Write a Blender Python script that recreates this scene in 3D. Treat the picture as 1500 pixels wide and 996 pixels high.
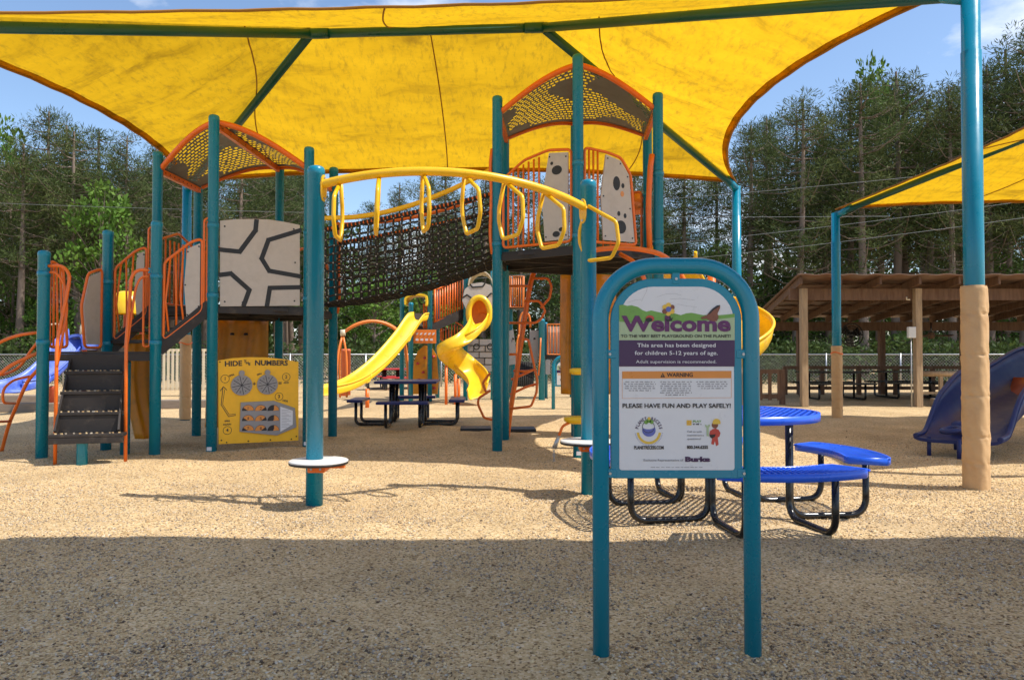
import bpy, bmesh, math, random
import numpy as np
from mathutils import Vector, Matrix
PI = math.pi
R = math.radians
random.seed(7)
rng = np.random.default_rng(11)
scene = bpy.context.scene
col = scene.collection
for o in list(bpy.data.objects):
    bpy.data.objects.remove(o)

# ------------------------------------------------------------------ camera
FPX, CAMH = 1080.0, 1.18
PITCH = math.atan(22 / FPX)
cam = bpy.data.cameras.new('camera')
cam.sensor_width = 36
cam.lens = 36 * FPX / 1500
cam.clip_start = 0.05
cam.clip_end = 2000
camo = bpy.data.objects.new('camera', cam)
col.objects.link(camo)
camo.location = (0, 0, CAMH)
camo.rotation_euler = (PI / 2 + PITCH, 0, 0)
scene.camera = camo

# ------------------------------------------------------------------ sky
CLOUD_OFF = (7.3, -2.2, 0.0)
SUN = Vector((1.70, -0.52, 2.6)).normalized()
SUN_EL = math.asin(SUN.z)
SUN_AZ = math.atan2(SUN.x, SUN.y)
world = bpy.data.worlds.new('World')
scene.world = world
world.use_nodes = True
nt = world.node_tree
for n in list(nt.nodes):
    nt.nodes.remove(n)
wout = nt.nodes.new('ShaderNodeOutputWorld')
sky = nt.nodes.new('ShaderNodeTexSky')
sky.sky_type = 'NISHITA'
sky.sun_disc = False
sky.sun_elevation = SUN_EL
sky.sun_rotation = SUN_AZ
sky.air_density = 1.0
sky.dust_density = 0.7
sky.ozone_density = 2.6
bg = nt.nodes.new('ShaderNodeBackground')
bg.inputs['Strength'].default_value = 0.15
nt.links.new(sky.outputs[0], bg.inputs[0])
tc = nt.nodes.new('ShaderNodeTexCoord')
sep = nt.nodes.new('ShaderNodeSeparateXYZ')
nt.links.new(tc.outputs['Generated'], sep.inputs[0])
zadd = nt.nodes.new('ShaderNodeMath'); zadd.operation = 'ADD'; zadd.inputs[1].default_value = 0.18
nt.links.new(sep.outputs['Z'], zadd.inputs[0])
zmax = nt.nodes.new('ShaderNodeMath'); zmax.operation = 'MAXIMUM'; zmax.inputs[1].default_value = 0.05
nt.links.new(zadd.outputs[0], zmax.inputs[0])
dx = nt.nodes.new('ShaderNodeMath'); dx.operation = 'DIVIDE'
dy = nt.nodes.new('ShaderNodeMath'); dy.operation = 'DIVIDE'
nt.links.new(sep.outputs['X'], dx.inputs[0]); nt.links.new(zmax.outputs[0], dx.inputs[1])
nt.links.new(sep.outputs['Y'], dy.inputs[0]); nt.links.new(zmax.outputs[0], dy.inputs[1])
cmb = nt.nodes.new('ShaderNodeCombineXYZ')
nt.links.new(dx.outputs[0], cmb.inputs[0]); nt.links.new(dy.outputs[0], cmb.inputs[1])
cn = nt.nodes.new('ShaderNodeTexNoise')
cn.inputs['Scale'].default_value = 1.5
cn.inputs['Detail'].default_value = 9
cn.inputs['Roughness'].default_value = 0.56
cmap = nt.nodes.new('ShaderNodeMapping')
cmap.inputs['Location'].default_value = CLOUD_OFF
nt.links.new(cmb.outputs[0], cmap.inputs[0])
nt.links.new(cmap.outputs[0], cn.inputs['Vector'])
cr = nt.nodes.new('ShaderNodeValToRGB')
cr.color_ramp.elements[0].position = 0.53
cr.color_ramp.elements[1].position = 0.67
nt.links.new(cn.outputs['Fac'], cr.inputs[0])
bgc = nt.nodes.new('ShaderNodeBackground')
bgc.inputs['Color'].default_value = (0.93, 0.96, 1.0, 1)
bgc.inputs['Strength'].default_value = 0.95
mixw = nt.nodes.new('ShaderNodeMixShader')
nt.links.new(cr.outputs[0], mixw.inputs[0])
nt.links.new(bg.outputs[0], mixw.inputs[1])
nt.links.new(bgc.outputs[0], mixw.inputs[2])
nt.links.new(mixw.outputs[0], wout.inputs[0])

# ------------------------------------------------------------------ sun
sl = bpy.data.lights.new('sun', 'SUN')
sl.energy = 4.0
sl.angle = R(0.53)
sl.color = (1.0, 0.95, 0.87)
so = bpy.data.objects.new('sun', sl)
col.objects.link(so)
so.rotation_euler = (-SUN).to_track_quat('-Z', 'Y').to_euler()
so.location = (10, -5, 20)

vs = scene.view_settings
vs.view_transform = 'Standard'
vs.look = 'None'
vs.exposure = 0.5
vs.gamma = 1
vs.use_curve_mapping = False
scene.render.engine = 'CYCLES'
scene.cycles.max_bounces = 8
scene.cycles.transparent_max_bounces = 16

# ------------------------------------------------------------------ pixel -> world helpers
def P(px, py, Y):
    """world point at depth Y seen at photo pixel (px, py)"""
    a = (px - 750) / FPX
    b = (498 - py) / FPX
    dyv = math.cos(PITCH) - b * math.sin(PITCH)
    dzv = math.sin(PITCH) + b * math.cos(PITCH)
    s = Y / dyv
    return Vector((a * s, Y, CAMH + dzv * s))
def G(px, py, z=0.0):
    a = (px - 750) / FPX
    b = (498 - py) / FPX
    dyv = math.cos(PITCH) - b * math.sin(PITCH)
    dzv = math.sin(PITCH) + b * math.cos(PITCH)
    s = (z - CAMH) / dzv
    return Vector((a * s, dyv * s, z))

# ------------------------------------------------------------------ materials
MATS = {}
WIRE_C = None
def mat(name, color, rough=0.5, var=0.0, vscale=8.0, bump=0.0, bscale=60.0, metallic=0.0, spec=0.5,
        color2=None, c2scale=3.0, c2lo=0.45, c2hi=0.65, coat=0.0, translucent=0.0, island=0.0, stretch=None, bdist=0.02):
    m = bpy.data.materials.new(name)
    m.use_nodes = True
    n = m.node_tree
    N, L = n.nodes, n.links
    p = N['Principled BSDF']
    p.inputs['Roughness'].default_value = rough
    p.inputs['Metallic'].default_value = metallic
    p.inputs['Specular IOR Level'].default_value = spec
    p.inputs['Coat Weight'].default_value = coat
    tcn = N.new('ShaderNodeTexCoord')
    vec = tcn.outputs['Object']
    if stretch:
        mp = N.new('ShaderNodeMapping')
        mp.inputs['Scale'].default_value = stretch
        L.new(vec, mp.inputs[0])
        vec = mp.outputs[0]
    rgb = N.new('ShaderNodeRGB')
    rgb.outputs[0].default_value = (*color, 1)
    c = rgb.outputs[0]
    if color2:
        nz = N.new('ShaderNodeTexNoise')
        nz.inputs['Scale'].default_value = c2scale
        nz.inputs['Detail'].default_value = 6
        nz.inputs['Roughness'].default_value = 0.65
        L.new(vec, nz.inputs['Vector'])
        mr = N.new('ShaderNodeMapRange')
        mr.inputs[1].default_value = c2lo
        mr.inputs[2].default_value = c2hi
        L.new(nz.outputs['Fac'], mr.inputs[0])
        mx = N.new('ShaderNodeMix'); mx.data_type = 'RGBA'
        L.new(mr.outputs[0], mx.inputs[0])
        L.new(c, mx.inputs[6])
        mx.inputs[7].default_value = (*color2, 1)
        c = mx.outputs[2]
    if var > 0:
        nz = N.new('ShaderNodeTexNoise')
        nz.inputs['Scale'].default_value = vscale
        nz.inputs['Detail'].default_value = 5
        nz.inputs['Roughness'].default_value = 0.7
        L.new(vec, nz.inputs['Vector'])
        mr = N.new('ShaderNodeMapRange')
        mr.inputs[1].default_value = 0.25
        mr.inputs[2].default_value = 0.75
        mr.inputs[3].default_value = 1 - var
        mr.inputs[4].default_value = 1 + var
        L.new(nz.outputs['Fac'], mr.inputs[0])
        hs = N.new('ShaderNodeHueSaturation')
        L.new(mr.outputs[0], hs.inputs['Value'])
        L.new(c, hs.inputs['Color'])
        c = hs.outputs[0]
        mr2 = N.new('ShaderNodeMapRange')
        mr2.inputs[1].default_value = 0.3
        mr2.inputs[2].default_value = 0.7
        mr2.inputs[3].default_value = max(0.05, rough - 0.12)
        mr2.inputs[4].default_value = min(1, rough + 0.12)
        L.new(nz.outputs['Fac'], mr2.inputs[0])
        L.new(mr2.outputs[0], p.inputs['Roughness'])
    if island > 0:
        gi = N.new('ShaderNodeNewGeometry')
        mr = N.new('ShaderNodeMapRange')
        mr.inputs[3].default_value = 1 - island
        mr.inputs[4].default_value = 1 + island
        L.new(gi.outputs['Random Per Island'], mr.inputs[0])
        hs = N.new('ShaderNodeHueSaturation')
        L.new(mr.outputs[0], hs.inputs['Value'])
        L.new(c, hs.inputs['Color'])
        c = hs.outputs[0]
    L.new(c, p.inputs['Base Color'])
    if bump > 0:
        nb = N.new('ShaderNodeTexNoise')
        nb.inputs['Scale'].default_value = bscale
        nb.inputs['Detail'].default_value = 6
        nb.inputs['Roughness'].default_value = 0.7
        L.new(vec, nb.inputs['Vector'])
        bp = N.new('ShaderNodeBump')
        bp.inputs['Strength'].default_value = bump
        bp.inputs['Distance'].default_value = bdist
        L.new(nb.outputs['Fac'], bp.inputs['Height'])
        L.new(bp.outputs[0], p.inputs['Normal'])
    if translucent > 0:
        tr = N.new('ShaderNodeBsdfTranslucent')
        L.new(c, tr.inputs['Color'])
        ms = N.new('ShaderNodeMixShader')
        ms.inputs[0].default_value = translucent
        L.new(p.outputs[0], ms.inputs[1])
        L.new(tr.outputs[0], ms.inputs[2])
        L.new(ms.outputs[0], N['Material Output'].inputs[0])
    MATS[name] = m
    return m

TEAL = mat('teal_paint', (0.002, 0.205, 0.315), 0.26, 0.04, 2.5)
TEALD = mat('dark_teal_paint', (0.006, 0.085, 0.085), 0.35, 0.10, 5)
ORANGE = mat('orange_plastisol', (0.80, 0.155, 0.012), 0.38, 0.12, 7, 0.02, 150, color2=(0.72, 0.18, 0.04), c2scale=9, c2lo=0.55, c2hi=0.75)
ORANGEP = mat('orange_plastic', (0.76, 0.20, 0.03), 0.42, 0.1, 6)
YELLOW = mat('yellow_paint', (0.86, 0.48, 0.008), 0.30, 0.06, 6)
YELLOWP = mat('yellow_plastic', (0.84, 0.52, 0.015), 0.35, 0.08, 4, color2=(0.62, 0.36, 0.05), c2scale=5, c2lo=0.55, c2hi=0.8)
AMBERP = mat('amber_plastic', (0.64, 0.25, 0.008), 0.45, 0.12, 4, color2=(0.40, 0.18, 0.02), c2scale=6, c2lo=0.5, c2hi=0.75)
PANELY = mat('yellow_panel', (0.86, 0.46, 0.012), 0.45, 0.08, 10, 0.03, 120)
TAUPE = mat('taupe_panel', (0.50, 0.45, 0.40), 0.55, 0.07, 12, 0.03, 150, color2=(0.44, 0.39, 0.34), c2scale=5, c2lo=0.5, c2hi=0.75)
GREYP = mat('grey_panel', (0.27, 0.26, 0.26), 0.5, 0.08, 12)
BLACKP = mat('black_inlay', (0.012, 0.012, 0.013), 0.5, 0.1, 20)
DECK = mat('deck_plastisol', (0.022, 0.017, 0.015), 0.6, 0.25, 14, 0.12, 140, color2=(0.085, 0.065, 0.045), c2scale=7, c2lo=0.55, c2hi=0.8)
BLACKM = mat('black_metal', (0.010, 0.010, 0.011), 0.25, 0.15, 9)
ROPE = mat('black_rope', (0.02, 0.017, 0.014), 0.75, 0.2, 30)
ALU = mat('aluminium', (0.62, 0.58, 0.52), 0.35, 0.1, 30, metallic=0.6)
STEEL = mat('galvanised', (0.42, 0.43, 0.44), 0.4, 0.15, 12, metallic=0.7)
WHITE = mat('white_plastic', (0.72, 0.70, 0.66), 0.45, 0.07, 9, color2=(0.45, 0.40, 0.33), c2scale=9, c2lo=0.55, c2hi=0.8)
BLUET = mat('blue_plastisol', (0.02, 0.125, 0.76), 0.33, 0.10, 7)
BLUED = mat('dark_blue_plastic', (0.007, 0.018, 0.115), 0.5, 0.12, 4, color2=(0.010, 0.022, 0.11), c2scale=2.5, c2lo=0.45, c2hi=0.7)
BLUEL = mat('pale_blue_plastic', (0.05, 0.11, 0.55), 0.35, 0.10, 4, color2=(0.16, 0.24, 0.62), c2scale=3, c2lo=0.4, c2hi=0.65)
REDP = mat('red_plastisol', (0.48, 0.025, 0.03), 0.4, 0.1, 8)
CREAM = mat('cream_vinyl', (0.70, 0.60, 0.42), 0.5, 0.08, 6)
RUSTP = mat('brown_red_plastic', (0.28, 0.06, 0.02), 0.5, 0.15, 5)
TAN = mat('tan_padding', (0.58, 0.37, 0.18), 0.6, 0.08, 5, 0.25, 16, color2=(0.50, 0.30, 0.14), c2scale=3.2, c2lo=0.5, c2hi=0.75, stretch=(1, 1, 1.5), bdist=0.03)
SEAM = mat('fabric_seam', (0.30, 0.13, 0.01), 0.8)
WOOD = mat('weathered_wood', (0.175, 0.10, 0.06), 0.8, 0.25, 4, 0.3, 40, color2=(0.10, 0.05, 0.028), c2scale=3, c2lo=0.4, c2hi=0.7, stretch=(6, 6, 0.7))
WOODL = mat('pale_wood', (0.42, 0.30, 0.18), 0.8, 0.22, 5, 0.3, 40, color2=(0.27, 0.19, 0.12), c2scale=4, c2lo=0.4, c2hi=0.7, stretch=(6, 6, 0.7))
WOODG = mat('grey_timber', (0.25, 0.20, 0.155), 0.85, 0.25, 6, 0.4, 30, stretch=(0.7, 6, 6))
TIN = mat('rusty_tin', (0.17, 0.11, 0.08), 0.6, 0.25, 3, color2=(0.14, 0.06, 0.03), c2scale=1.3, c2lo=0.4, c2hi=0.65, metallic=0.3)
BARK = mat('pine_bark', (0.20, 0.15, 0.115), 0.9, 0.35, 3, 0.6, 14, stretch=(1, 1, 0.25))
NEEDLE = mat('pine_needles', (0.078, 0.108, 0.034), 0.7, spec=0.15, var=0.25, vscale=0.5, island=0.45, translucent=0.25, color2=(0.115, 0.122, 0.042), c2scale=0.35, c2lo=0.45, c2hi=0.7)
LEAF = mat('broad_leaves', (0.095, 0.19, 0.028), 0.6, spec=0.2, var=0.2, vscale=0.6, island=0.4, translucent=0.3, color2=(0.13, 0.19, 0.03), c2scale=0.5, c2lo=0.45, c2hi=0.7)
LEAFD = mat('dark_leaves', (0.055, 0.088, 0.024), 0.6, spec=0.15, var=0.25, vscale=0.6, island=0.45, translucent=0.25)
PRINT_W = mat('sign_white', (0.66, 0.67, 0.70), 0.35, 0.03, 10)
PRINT_PUR = mat('sign_purple', (0.045, 0.014, 0.075), 0.35)
PRINT_WEL = mat('welcome_purple', (0.10, 0.012, 0.10), 0.35, 0.5, 60)
PRINT_BLK = mat('sign_black', (0.012, 0.010, 0.016), 0.4)
PRINT_GRN = mat('sign_green', (0.15, 0.33, 0.06), 0.35, 0.12, 25)
PRINT_PGRN = mat('sign_pale_green', (0.36, 0.46, 0.28), 0.35, 0.06, 20)
PRINT_ORG = mat('sign_orange', (0.66, 0.25, 0.05), 0.35, 0.05, 20)
PRINT_BRN = mat('sign_brown', (0.20, 0.065, 0.035), 0.35, 0.2, 60)
PRINT_YEL = mat('sign_yellow', (0.70, 0.46, 0.06), 0.35)
PRINT_BLU = mat('sign_blue', (0.10, 0.13, 0.42), 0.35, 0.2, 50)
PRINT_RED = mat('sign_red', (0.48, 0.05, 0.04), 0.35)
PRINT_GRY = mat('sign_grey', (0.22, 0.22, 0.25), 0.4)

def fabric_mat():
    m = bpy.data.materials.new('shade_fabric')
    m.use_nodes = True
    N, L = m.node_tree.nodes, m.node_tree.links
    N.remove(N['Principled BSDF'])
    tcn = N.new('ShaderNodeTexCoord')
    mp = N.new('ShaderNodeMapping'); mp.inputs['Scale'].default_value = (0.5, 1.6, 1.6); mp.inputs['Rotation'].default_value = (0, 0, 0.5)
    L.new(tcn.outputs['Object'], mp.inputs[0])
    nz = N.new('ShaderNodeTexNoise'); nz.inputs['Scale'].default_value = 1.3; nz.inputs['Detail'].default_value = 11; nz.inputs['Roughness'].default_value = 0.72; nz.inputs['Distortion'].default_value = 0.6
    L.new(mp.outputs[0], nz.inputs['Vector'])
    rp = N.new('ShaderNodeValToRGB')
    e = rp.color_ramp.elements
    e[0].position = 0.30; e[0].color = (0.36, 0.20, 0.012, 1)
    e[1].position = 0.66; e[1].color = (0.80, 0.47, 0.015, 1)
    x = rp.color_ramp.elements.new(0.47); x.color = (0.69, 0.40, 0.013, 1)
    L.new(nz.outputs['Fac'], rp.inputs[0])
    # small dark mildew flecks
    mp2 = N.new('ShaderNodeMapping'); mp2.inputs['Scale'].default_value = (7, 2.2, 4); mp2.inputs['Rotation'].default_value = (0, 0, 0.45)
    L.new(tcn.outputs['Object'], mp2.inputs[0])
    n2 = N.new('ShaderNodeTexNoise'); n2.inputs['Scale'].default_value = 2.0; n2.inputs['Detail'].default_value = 8; n2.inputs['Roughness'].default_value = 0.75
    L.new(mp2.outputs[0], n2.inputs['Vector'])
    r2 = N.new('ShaderNodeMapRange'); r2.inputs[1].default_value = 0.50; r2.inputs[2].default_value = 0.72; r2.inputs[4].default_value = 0.7
    L.new(n2.outputs['Fac'], r2.inputs[0])
    mx = N.new('ShaderNodeMix'); mx.data_type = 'RGBA'
    L.new(r2.outputs[0], mx.inputs[0]); L.new(rp.outputs[0], mx.inputs[6]); mx.inputs[7].default_value = (0.27, 0.16, 0.02, 1)
    d = N.new('ShaderNodeBsdfDiffuse'); t = N.new('ShaderNodeBsdfTranslucent')
    L.new(mx.outputs[2], d.inputs[0]); L.new(mx.outputs[2], t.inputs[0])
    ms = N.new('ShaderNodeMixShader'); ms.inputs[0].default_value = 0.62
    L.new(d.outputs[0], ms.inputs[1]); L.new(t.outputs[0], ms.inputs[2])
    L.new(ms.outputs[0], N['Material Output'].inputs[0])
    return m
FABRIC = fabric_mat()
WIREM = mat('cable', (0.16, 0.17, 0.17), 0.6)
ROOFP = mat('roof_sheet_grey', (0.125, 0.122, 0.112), 0.5, 0.08, 6)
LITTER = mat('leaf_litter', (0.11, 0.06, 0.03), 0.8, island=0.6)
KNOT = mat('knot_clamp', (0.30, 0.27, 0.22), 0.5, metallic=0.3)

def ground_mat():
    m = bpy.data.materials.new('wood_chip_ground')
    m.use_nodes = True
    N, L = m.node_tree.nodes, m.node_tree.links
    p = N['Principled BSDF']; p.inputs['Roughness'].default_value = 0.9; p.inputs['Specular IOR Level'].default_value = 0.15
    tcn = N.new('ShaderNodeTexCoord')
    vo = N.new('ShaderNodeTexVoronoi'); vo.inputs['Scale'].default_value = 95; vo.inputs['Randomness'].default_value = 1
    mp = N.new('ShaderNodeMapping'); mp.inputs['Scale'].default_value = (1, 1, 1)
    L.new(tcn.outputs['Object'], mp.inputs[0]); L.new(mp.outputs[0], vo.inputs['Vector'])
    sp = N.new('ShaderNodeSeparateColor'); L.new(vo.outputs['Color'], sp.inputs[0])
    rp = N.new('ShaderNodeValToRGB')
    e = rp.color_ramp.elements
    e[0].position = 0.0; e[0].color = (0.15, 0.085, 0.04, 1)
    e[1].position = 1.0; e[1].color = (0.82, 0.65, 0.42, 1)
    for pos, c in ((0.12, (0.40, 0.265, 0.13)), (0.30, (0.62, 0.43, 0.215)), (0.7, (0.73, 0.525, 0.28))):
        x = e.new(pos); x.color = (*c, 1)
    L.new(sp.outputs[0], rp.inputs[0])
    big = N.new('ShaderNodeTexNoise'); big.inputs['Scale'].default_value = 0.8; big.inputs['Detail'].default_value = 7; big.inputs['Roughness'].default_value = 0.65
    L.new(tcn.outputs['Object'], big.inputs['Vector'])
    mr = N.new('ShaderNodeMapRange'); mr.inputs[1].default_value = 0.3; mr.inputs[2].default_value = 0.7; mr.inputs[3].default_value = 0.72; mr.inputs[4].default_value = 1.14
    L.new(big.outputs['Fac'], mr.inputs[0])
    hs = N.new('ShaderNodeHueSaturation'); L.new(mr.outputs[0], hs.inputs['Value']); L.new(rp.outputs[0], hs.inputs['Color'])
    L.new(hs.outputs[0], p.inputs['Base Color'])
    bp = N.new('ShaderNodeBump'); bp.inputs['Strength'].default_value = 0.9; bp.inputs['Distance'].default_value = 0.012
    nb = N.new('ShaderNodeTexNoise'); nb.inputs['Scale'].default_value = 30; nb.inputs['Detail'].default_value = 8; nb.inputs['Roughness'].default_value = 0.75
    L.new(tcn.outputs['Object'], nb.inputs['Vector'])
    ad = N.new('ShaderNodeMath'); ad.operation = 'ADD'
    L.new(sp.outputs[1], ad.inputs[0]); L.new(nb.outputs['Fac'], ad.inputs[1])
    L.new(ad.outputs[0], bp.inputs['Height']); L.new(bp.outputs[0], p.inputs['Normal'])
    return m
GROUND = ground_mat()
def chip_mat():
    m = bpy.data.materials.new('loose_chips')
    m.use_nodes = True
    N, L = m.node_tree.nodes, m.node_tree.links
    p = N['Principled BSDF']; p.inputs['Roughness'].default_value = 0.8; p.inputs['Specular IOR Level'].default_value = 0.25
    gi = N.new('ShaderNodeNewGeometry')
    rp = N.new('ShaderNodeValToRGB')
    e = rp.color_ramp.elements
    e[0].position = 0; e[0].color = (0.10, 0.065, 0.04, 1)
    e[1].position = 1; e[1].color = (0.80, 0.70, 0.55, 1)
    for pos, c in ((0.10, (0.27, 0.22, 0.17)), (0.22, (0.42, 0.27, 0.13)), (0.42, (0.62, 0.43, 0.22)), (0.76, (0.74, 0.55, 0.31)), (0.87, (0.54, 0.46, 0.36)), (0.95, (0.33, 0.27, 0.21))):
        x = e.new(pos); x.color = (*c, 1)
    L.new(gi.outputs['Random Per Island'], rp.inputs[0])
    L.new(rp.outputs[0], p.inputs['Base Color'])
    return m
CHIPS = chip_mat()
# ------------------------------------------------------------------ mesh builder
def V(*a):
    return Vector(a)
def catmull(pts, n=6, closed=False):
    pts = [Vector(p) for p in pts]
    if len(pts) < 3 and not closed:
        return pts
    out = []
    m = len(pts)
    rngk = range(m) if closed else range(m - 1)
    for i in rngk:
        p1, p2 = pts[i], pts[(i + 1) % m]
        p0 = pts[i - 1] if (i > 0 or closed) else p1 * 2 - p2
        p3 = pts[(i + 2) % m] if (i + 2 < m or closed) else p2 * 2 - p1
        for k in range(n):
            t = k / n
            out.append(0.5 * ((2 * p1) + (p2 - p0) * t + (2 * p0 - 5 * p1 + 4 * p2 - p3) * t * t + (3 * p1 - p0 - 3 * p2 + p3) * t ** 3))
    if not closed:
        out.append(pts[-1])
    return out
def rounded(pts, r, n=4, closed=False):
    """polyline with rounded corners"""
    pts = [Vector(p) for p in pts]
    out = []
    m = len(pts)
    for i, p in enumerate(pts):
        if not closed and i in (0, m - 1):
            out.append(p); continue
        a, b = pts[i - 1], pts[(i + 1) % m]
        da, db = (a - p), (b - p)
        ra = min(r, da.length * 0.48); rb = min(r, db.length * 0.48)
        q0, q1 = p + da.normalized() * ra, p + db.normalized() * rb
        for k in range(n + 1):
            t = k / n
            out.append(q0 * (1 - t) ** 2 + p * 2 * t * (1 - t) + q1 * t * t)
    return out

class MB:
    def __init__(s):
        s.v, s.f, s.sm = [], [], []
    def add(s, vs_, fs, smooth=False):
        o = len(s.v)
        s.v.extend([tuple(x) for x in vs_])
        for f in fs:
            s.f.append(tuple(i + o for i in f)); s.sm.append(smooth)
        return s
    def box(s, c, size, rz=0.0, M=None):
        hx, hy, hz = size[0] / 2, size[1] / 2, size[2] / 2
        vs_ = [Vector((x, y, z)) for x in (-hx, hx) for y in (-hy, hy) for z in (-hz, hz)]
        if M is None:
            M = Matrix.Rotation(rz, 3, 'Z')
        vs_ = [M @ v + Vector(c) for v in vs_]
        return s.add(vs_, [(0, 1, 3, 2), (4, 6, 7, 5), (0, 4, 5, 1), (2, 3, 7, 6), (0, 2, 6, 4), (1, 5, 7, 3)])
    def beam(s, p0, p1, w, h, up=(0, 0, 1)):
        """rectangular bar from p0 to p1, w across, h along up"""
        p0, p1 = Vector(p0), Vector(p1)
        d = (p1 - p0).normalized(); u = Vector(up)
        sd = d.cross(u)
        if sd.length < 1e-4:
            sd = d.cross(Vector((1, 0, 0)))
        sd.normalize(); u = sd.cross(d).normalized()
        vs_ = []
        for p in (p0, p1):
            for a, b in ((-1, -1), (1, -1), (1, 1), (-1, 1)):
                vs_.append(p + sd * (a * w / 2) + u * (b * h / 2))
        return s.add(vs_, [(0, 3, 2, 1), (4, 5, 6, 7), (0, 1, 5, 4), (1, 2, 6, 5), (2, 3, 7, 6), (3, 0, 4, 7)])
    def tube(s, pts, r, n=10, closed=False, caps=True):
        pts = [Vector(p) for p in pts]
        m = len(pts)
        rad = r if isinstance(r, (list, tuple)) else [r] * m
        prev = None
        rings = []
        for i, p in enumerate(pts):
            if closed:
                d = (pts[(i + 1) % m] - pts[i - 1])
            else:
                d = pts[min(i + 1, m - 1)] - pts[max(i - 1, 0)]
            d.normalize()
            if prev is None:
                a = Vector((0, 0, 1)) if abs(d.z) < 0.9 else Vector((1, 0, 0))
                x = d.cross(a).normalized()
            else:
                x = (prev - d * prev.dot(d))
                x = x.normalized() if x.length > 1e-6 else d.orthogonal().normalized()
            prev = x
            y = d.cross(x)
            rings.append([p + (x * math.cos(2 * PI * k / n) + y * math.sin(2 * PI * k / n)) * rad[i] for k in range(n)])
        vs_ = [v for rg in rings for v in rg]
        fs = []
        for i in range(m if closed else m - 1):
            a, b = i * n, ((i + 1) % m) * n
            for k in range(n):
                k2 = (k + 1) % n
                fs.append((a + k, a + k2, b + k2, b + k))
        s.add(vs_, fs, True)
        if caps and not closed:
            o = len(s.v) - len(vs_)
            s.f.append(tuple(o + k for k in reversed(range(n)))); s.sm.append(False)
            s.f.append(tuple(o + (m - 1) * n + k for k in range(n))); s.sm.append(False)
        return s
    def cyl(s, p0, p1, r0, r1=None, n=16):
        return s.tube([p0, p1], [r0, r0 if r1 is None else r1], n)
    def post(s, x, y, z0, z1, r, n=20):
        """round post with a domed cap and a fine cap line"""
        pts = [V(x, y, z0), V(x, y, z1 - 0.075), V(x, y, z1 - 0.073), V(x, y, z1 - 0.03), V(x, y, z1 - 0.012), V(x, y, z1 - 0.003), V(x, y, z1)]
        return s.tube(pts, [r, r, r * 1.03, r * 1.03, r * 0.9, r * 0.6, r * 0.15], n)
    def prism(s, poly, fr, d0, d1):
        """extrude 2-D polygon (s,z) of a frame between depths d0 and d1"""
        n = len(poly)
        a = [fr(x, z, d0) for x, z in poly]; b = [fr(x, z, d1) for x, z in poly]
        s.add(a + b, [tuple(range(n)), tuple(range(2 * n - 1, n - 1, -1))] + [(i, i + n, (i + 1) % n + n, (i + 1) % n) for i in range(n)])
        return s
    def lathe(s, c, prof, n=24):
        vs_ = []
        for r, z in prof:
            for k in range(n):
                vs_.append((c[0] + r * math.cos(2 * PI * k / n), c[1] + r * math.sin(2 * PI * k / n), c[2] + z))
        fs = []
        for i in range(len(prof) - 1):
            for k in range(n):
                k2 = (k + 1) % n
                fs.append((i * n + k, i * n + k2, (i + 1) * n + k2, (i + 1) * n + k))
        return s.add(vs_, fs, True)
    def grid(s, fn, nu, nv, smooth=True):
        vs_ = [fn(i / nu, j / nv) for j in range(nv + 1) for i in range(nu + 1)]
        fs = [(j * (nu + 1) + i, j * (nu + 1) + i + 1, (j + 1) * (nu + 1) + i + 1, (j + 1) * (nu + 1) + i) for j in range(nv) for i in range(nu)]
        return s.add(vs_, fs, smooth)
    def sheet(s, rows, th, smooth=True):
        """thick sheet: rows of points, offset along the face normal by th"""
        nr, nc = len(rows), len(rows[0])
        rows = [[Vector(p) for p in r] for r in rows]
        nrm = []
        for i in range(nr):
            rr = []
            for j in range(nc):
                du = rows[i][min(j + 1, nc - 1)] - rows[i][max(j - 1, 0)]
                dv = rows[min(i + 1, nr - 1)][j] - rows[max(i - 1, 0)][j]
                q = du.cross(dv)
                rr.append(q.normalized() if q.length > 1e-9 else Vector((0, 0, 1)))
            nrm.append(rr)
        A = [rows[i][j] for i in range(nr) for j in range(nc)]
        B = [rows[i][j] - nrm[i][j] * th for i in range(nr) for j in range(nc)]
        N_ = nr * nc
        fs = []
        for i in range(nr - 1):
            for j in range(nc - 1):
                a = i * nc + j
                fs.append((a, a + 1, a + nc + 1, a + nc))
                fs.append((N_ + a, N_ + a + nc, N_ + a + nc + 1, N_ + a + 1))
        o = len(s.v)
        s.add(A + B, fs, smooth)
        def edge(seq):
            for a, b in zip(seq[:-1], seq[1:]):
                s.f.append((o + a, o + N_ + a, o + N_ + b, o + b)); s.sm.append(False)
        edge([j for j in range(nc)]); edge([(nr - 1) * nc + j for j in reversed(range(nc))])
        edge([i * nc for i in reversed(range(nr))]); edge([i * nc + nc - 1 for i in range(nr)])
        return s
    def build(s, name, m, parent=None, bevel=0.0):
        root = parent
        while root is not None and root.parent is not None:
            root = root.parent
        off = Vector(root.location) if root is not None else Vector((0, 0, 0))
        me = bpy.data.meshes.new(name)
        me.from_pydata([(x - off.x, y - off.y, z - off.z) for x, y, z in s.v], [], s.f)
        me.polygons.foreach_set('use_smooth', s.sm)
        me.materials.append(m)
        me.update()
        o = bpy.data.objects.new(name, me)
        col.objects.link(o)
        if parent is not None:
            o.parent = parent
        if name in ('bolts', 'scratches', 'fine_print', 'stray_chips', 'lashing', 'knot_clamps', 'block_joints', 'spinner_lines', 'logo_marks'):
            o['kind'] = 'stuff'
        if bevel > 0:
            b = o.modifiers.new('bevel', 'BEVEL'); b.width = bevel; b.segments = 2; b.limit_method = 'ANGLE'
        return o

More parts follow.
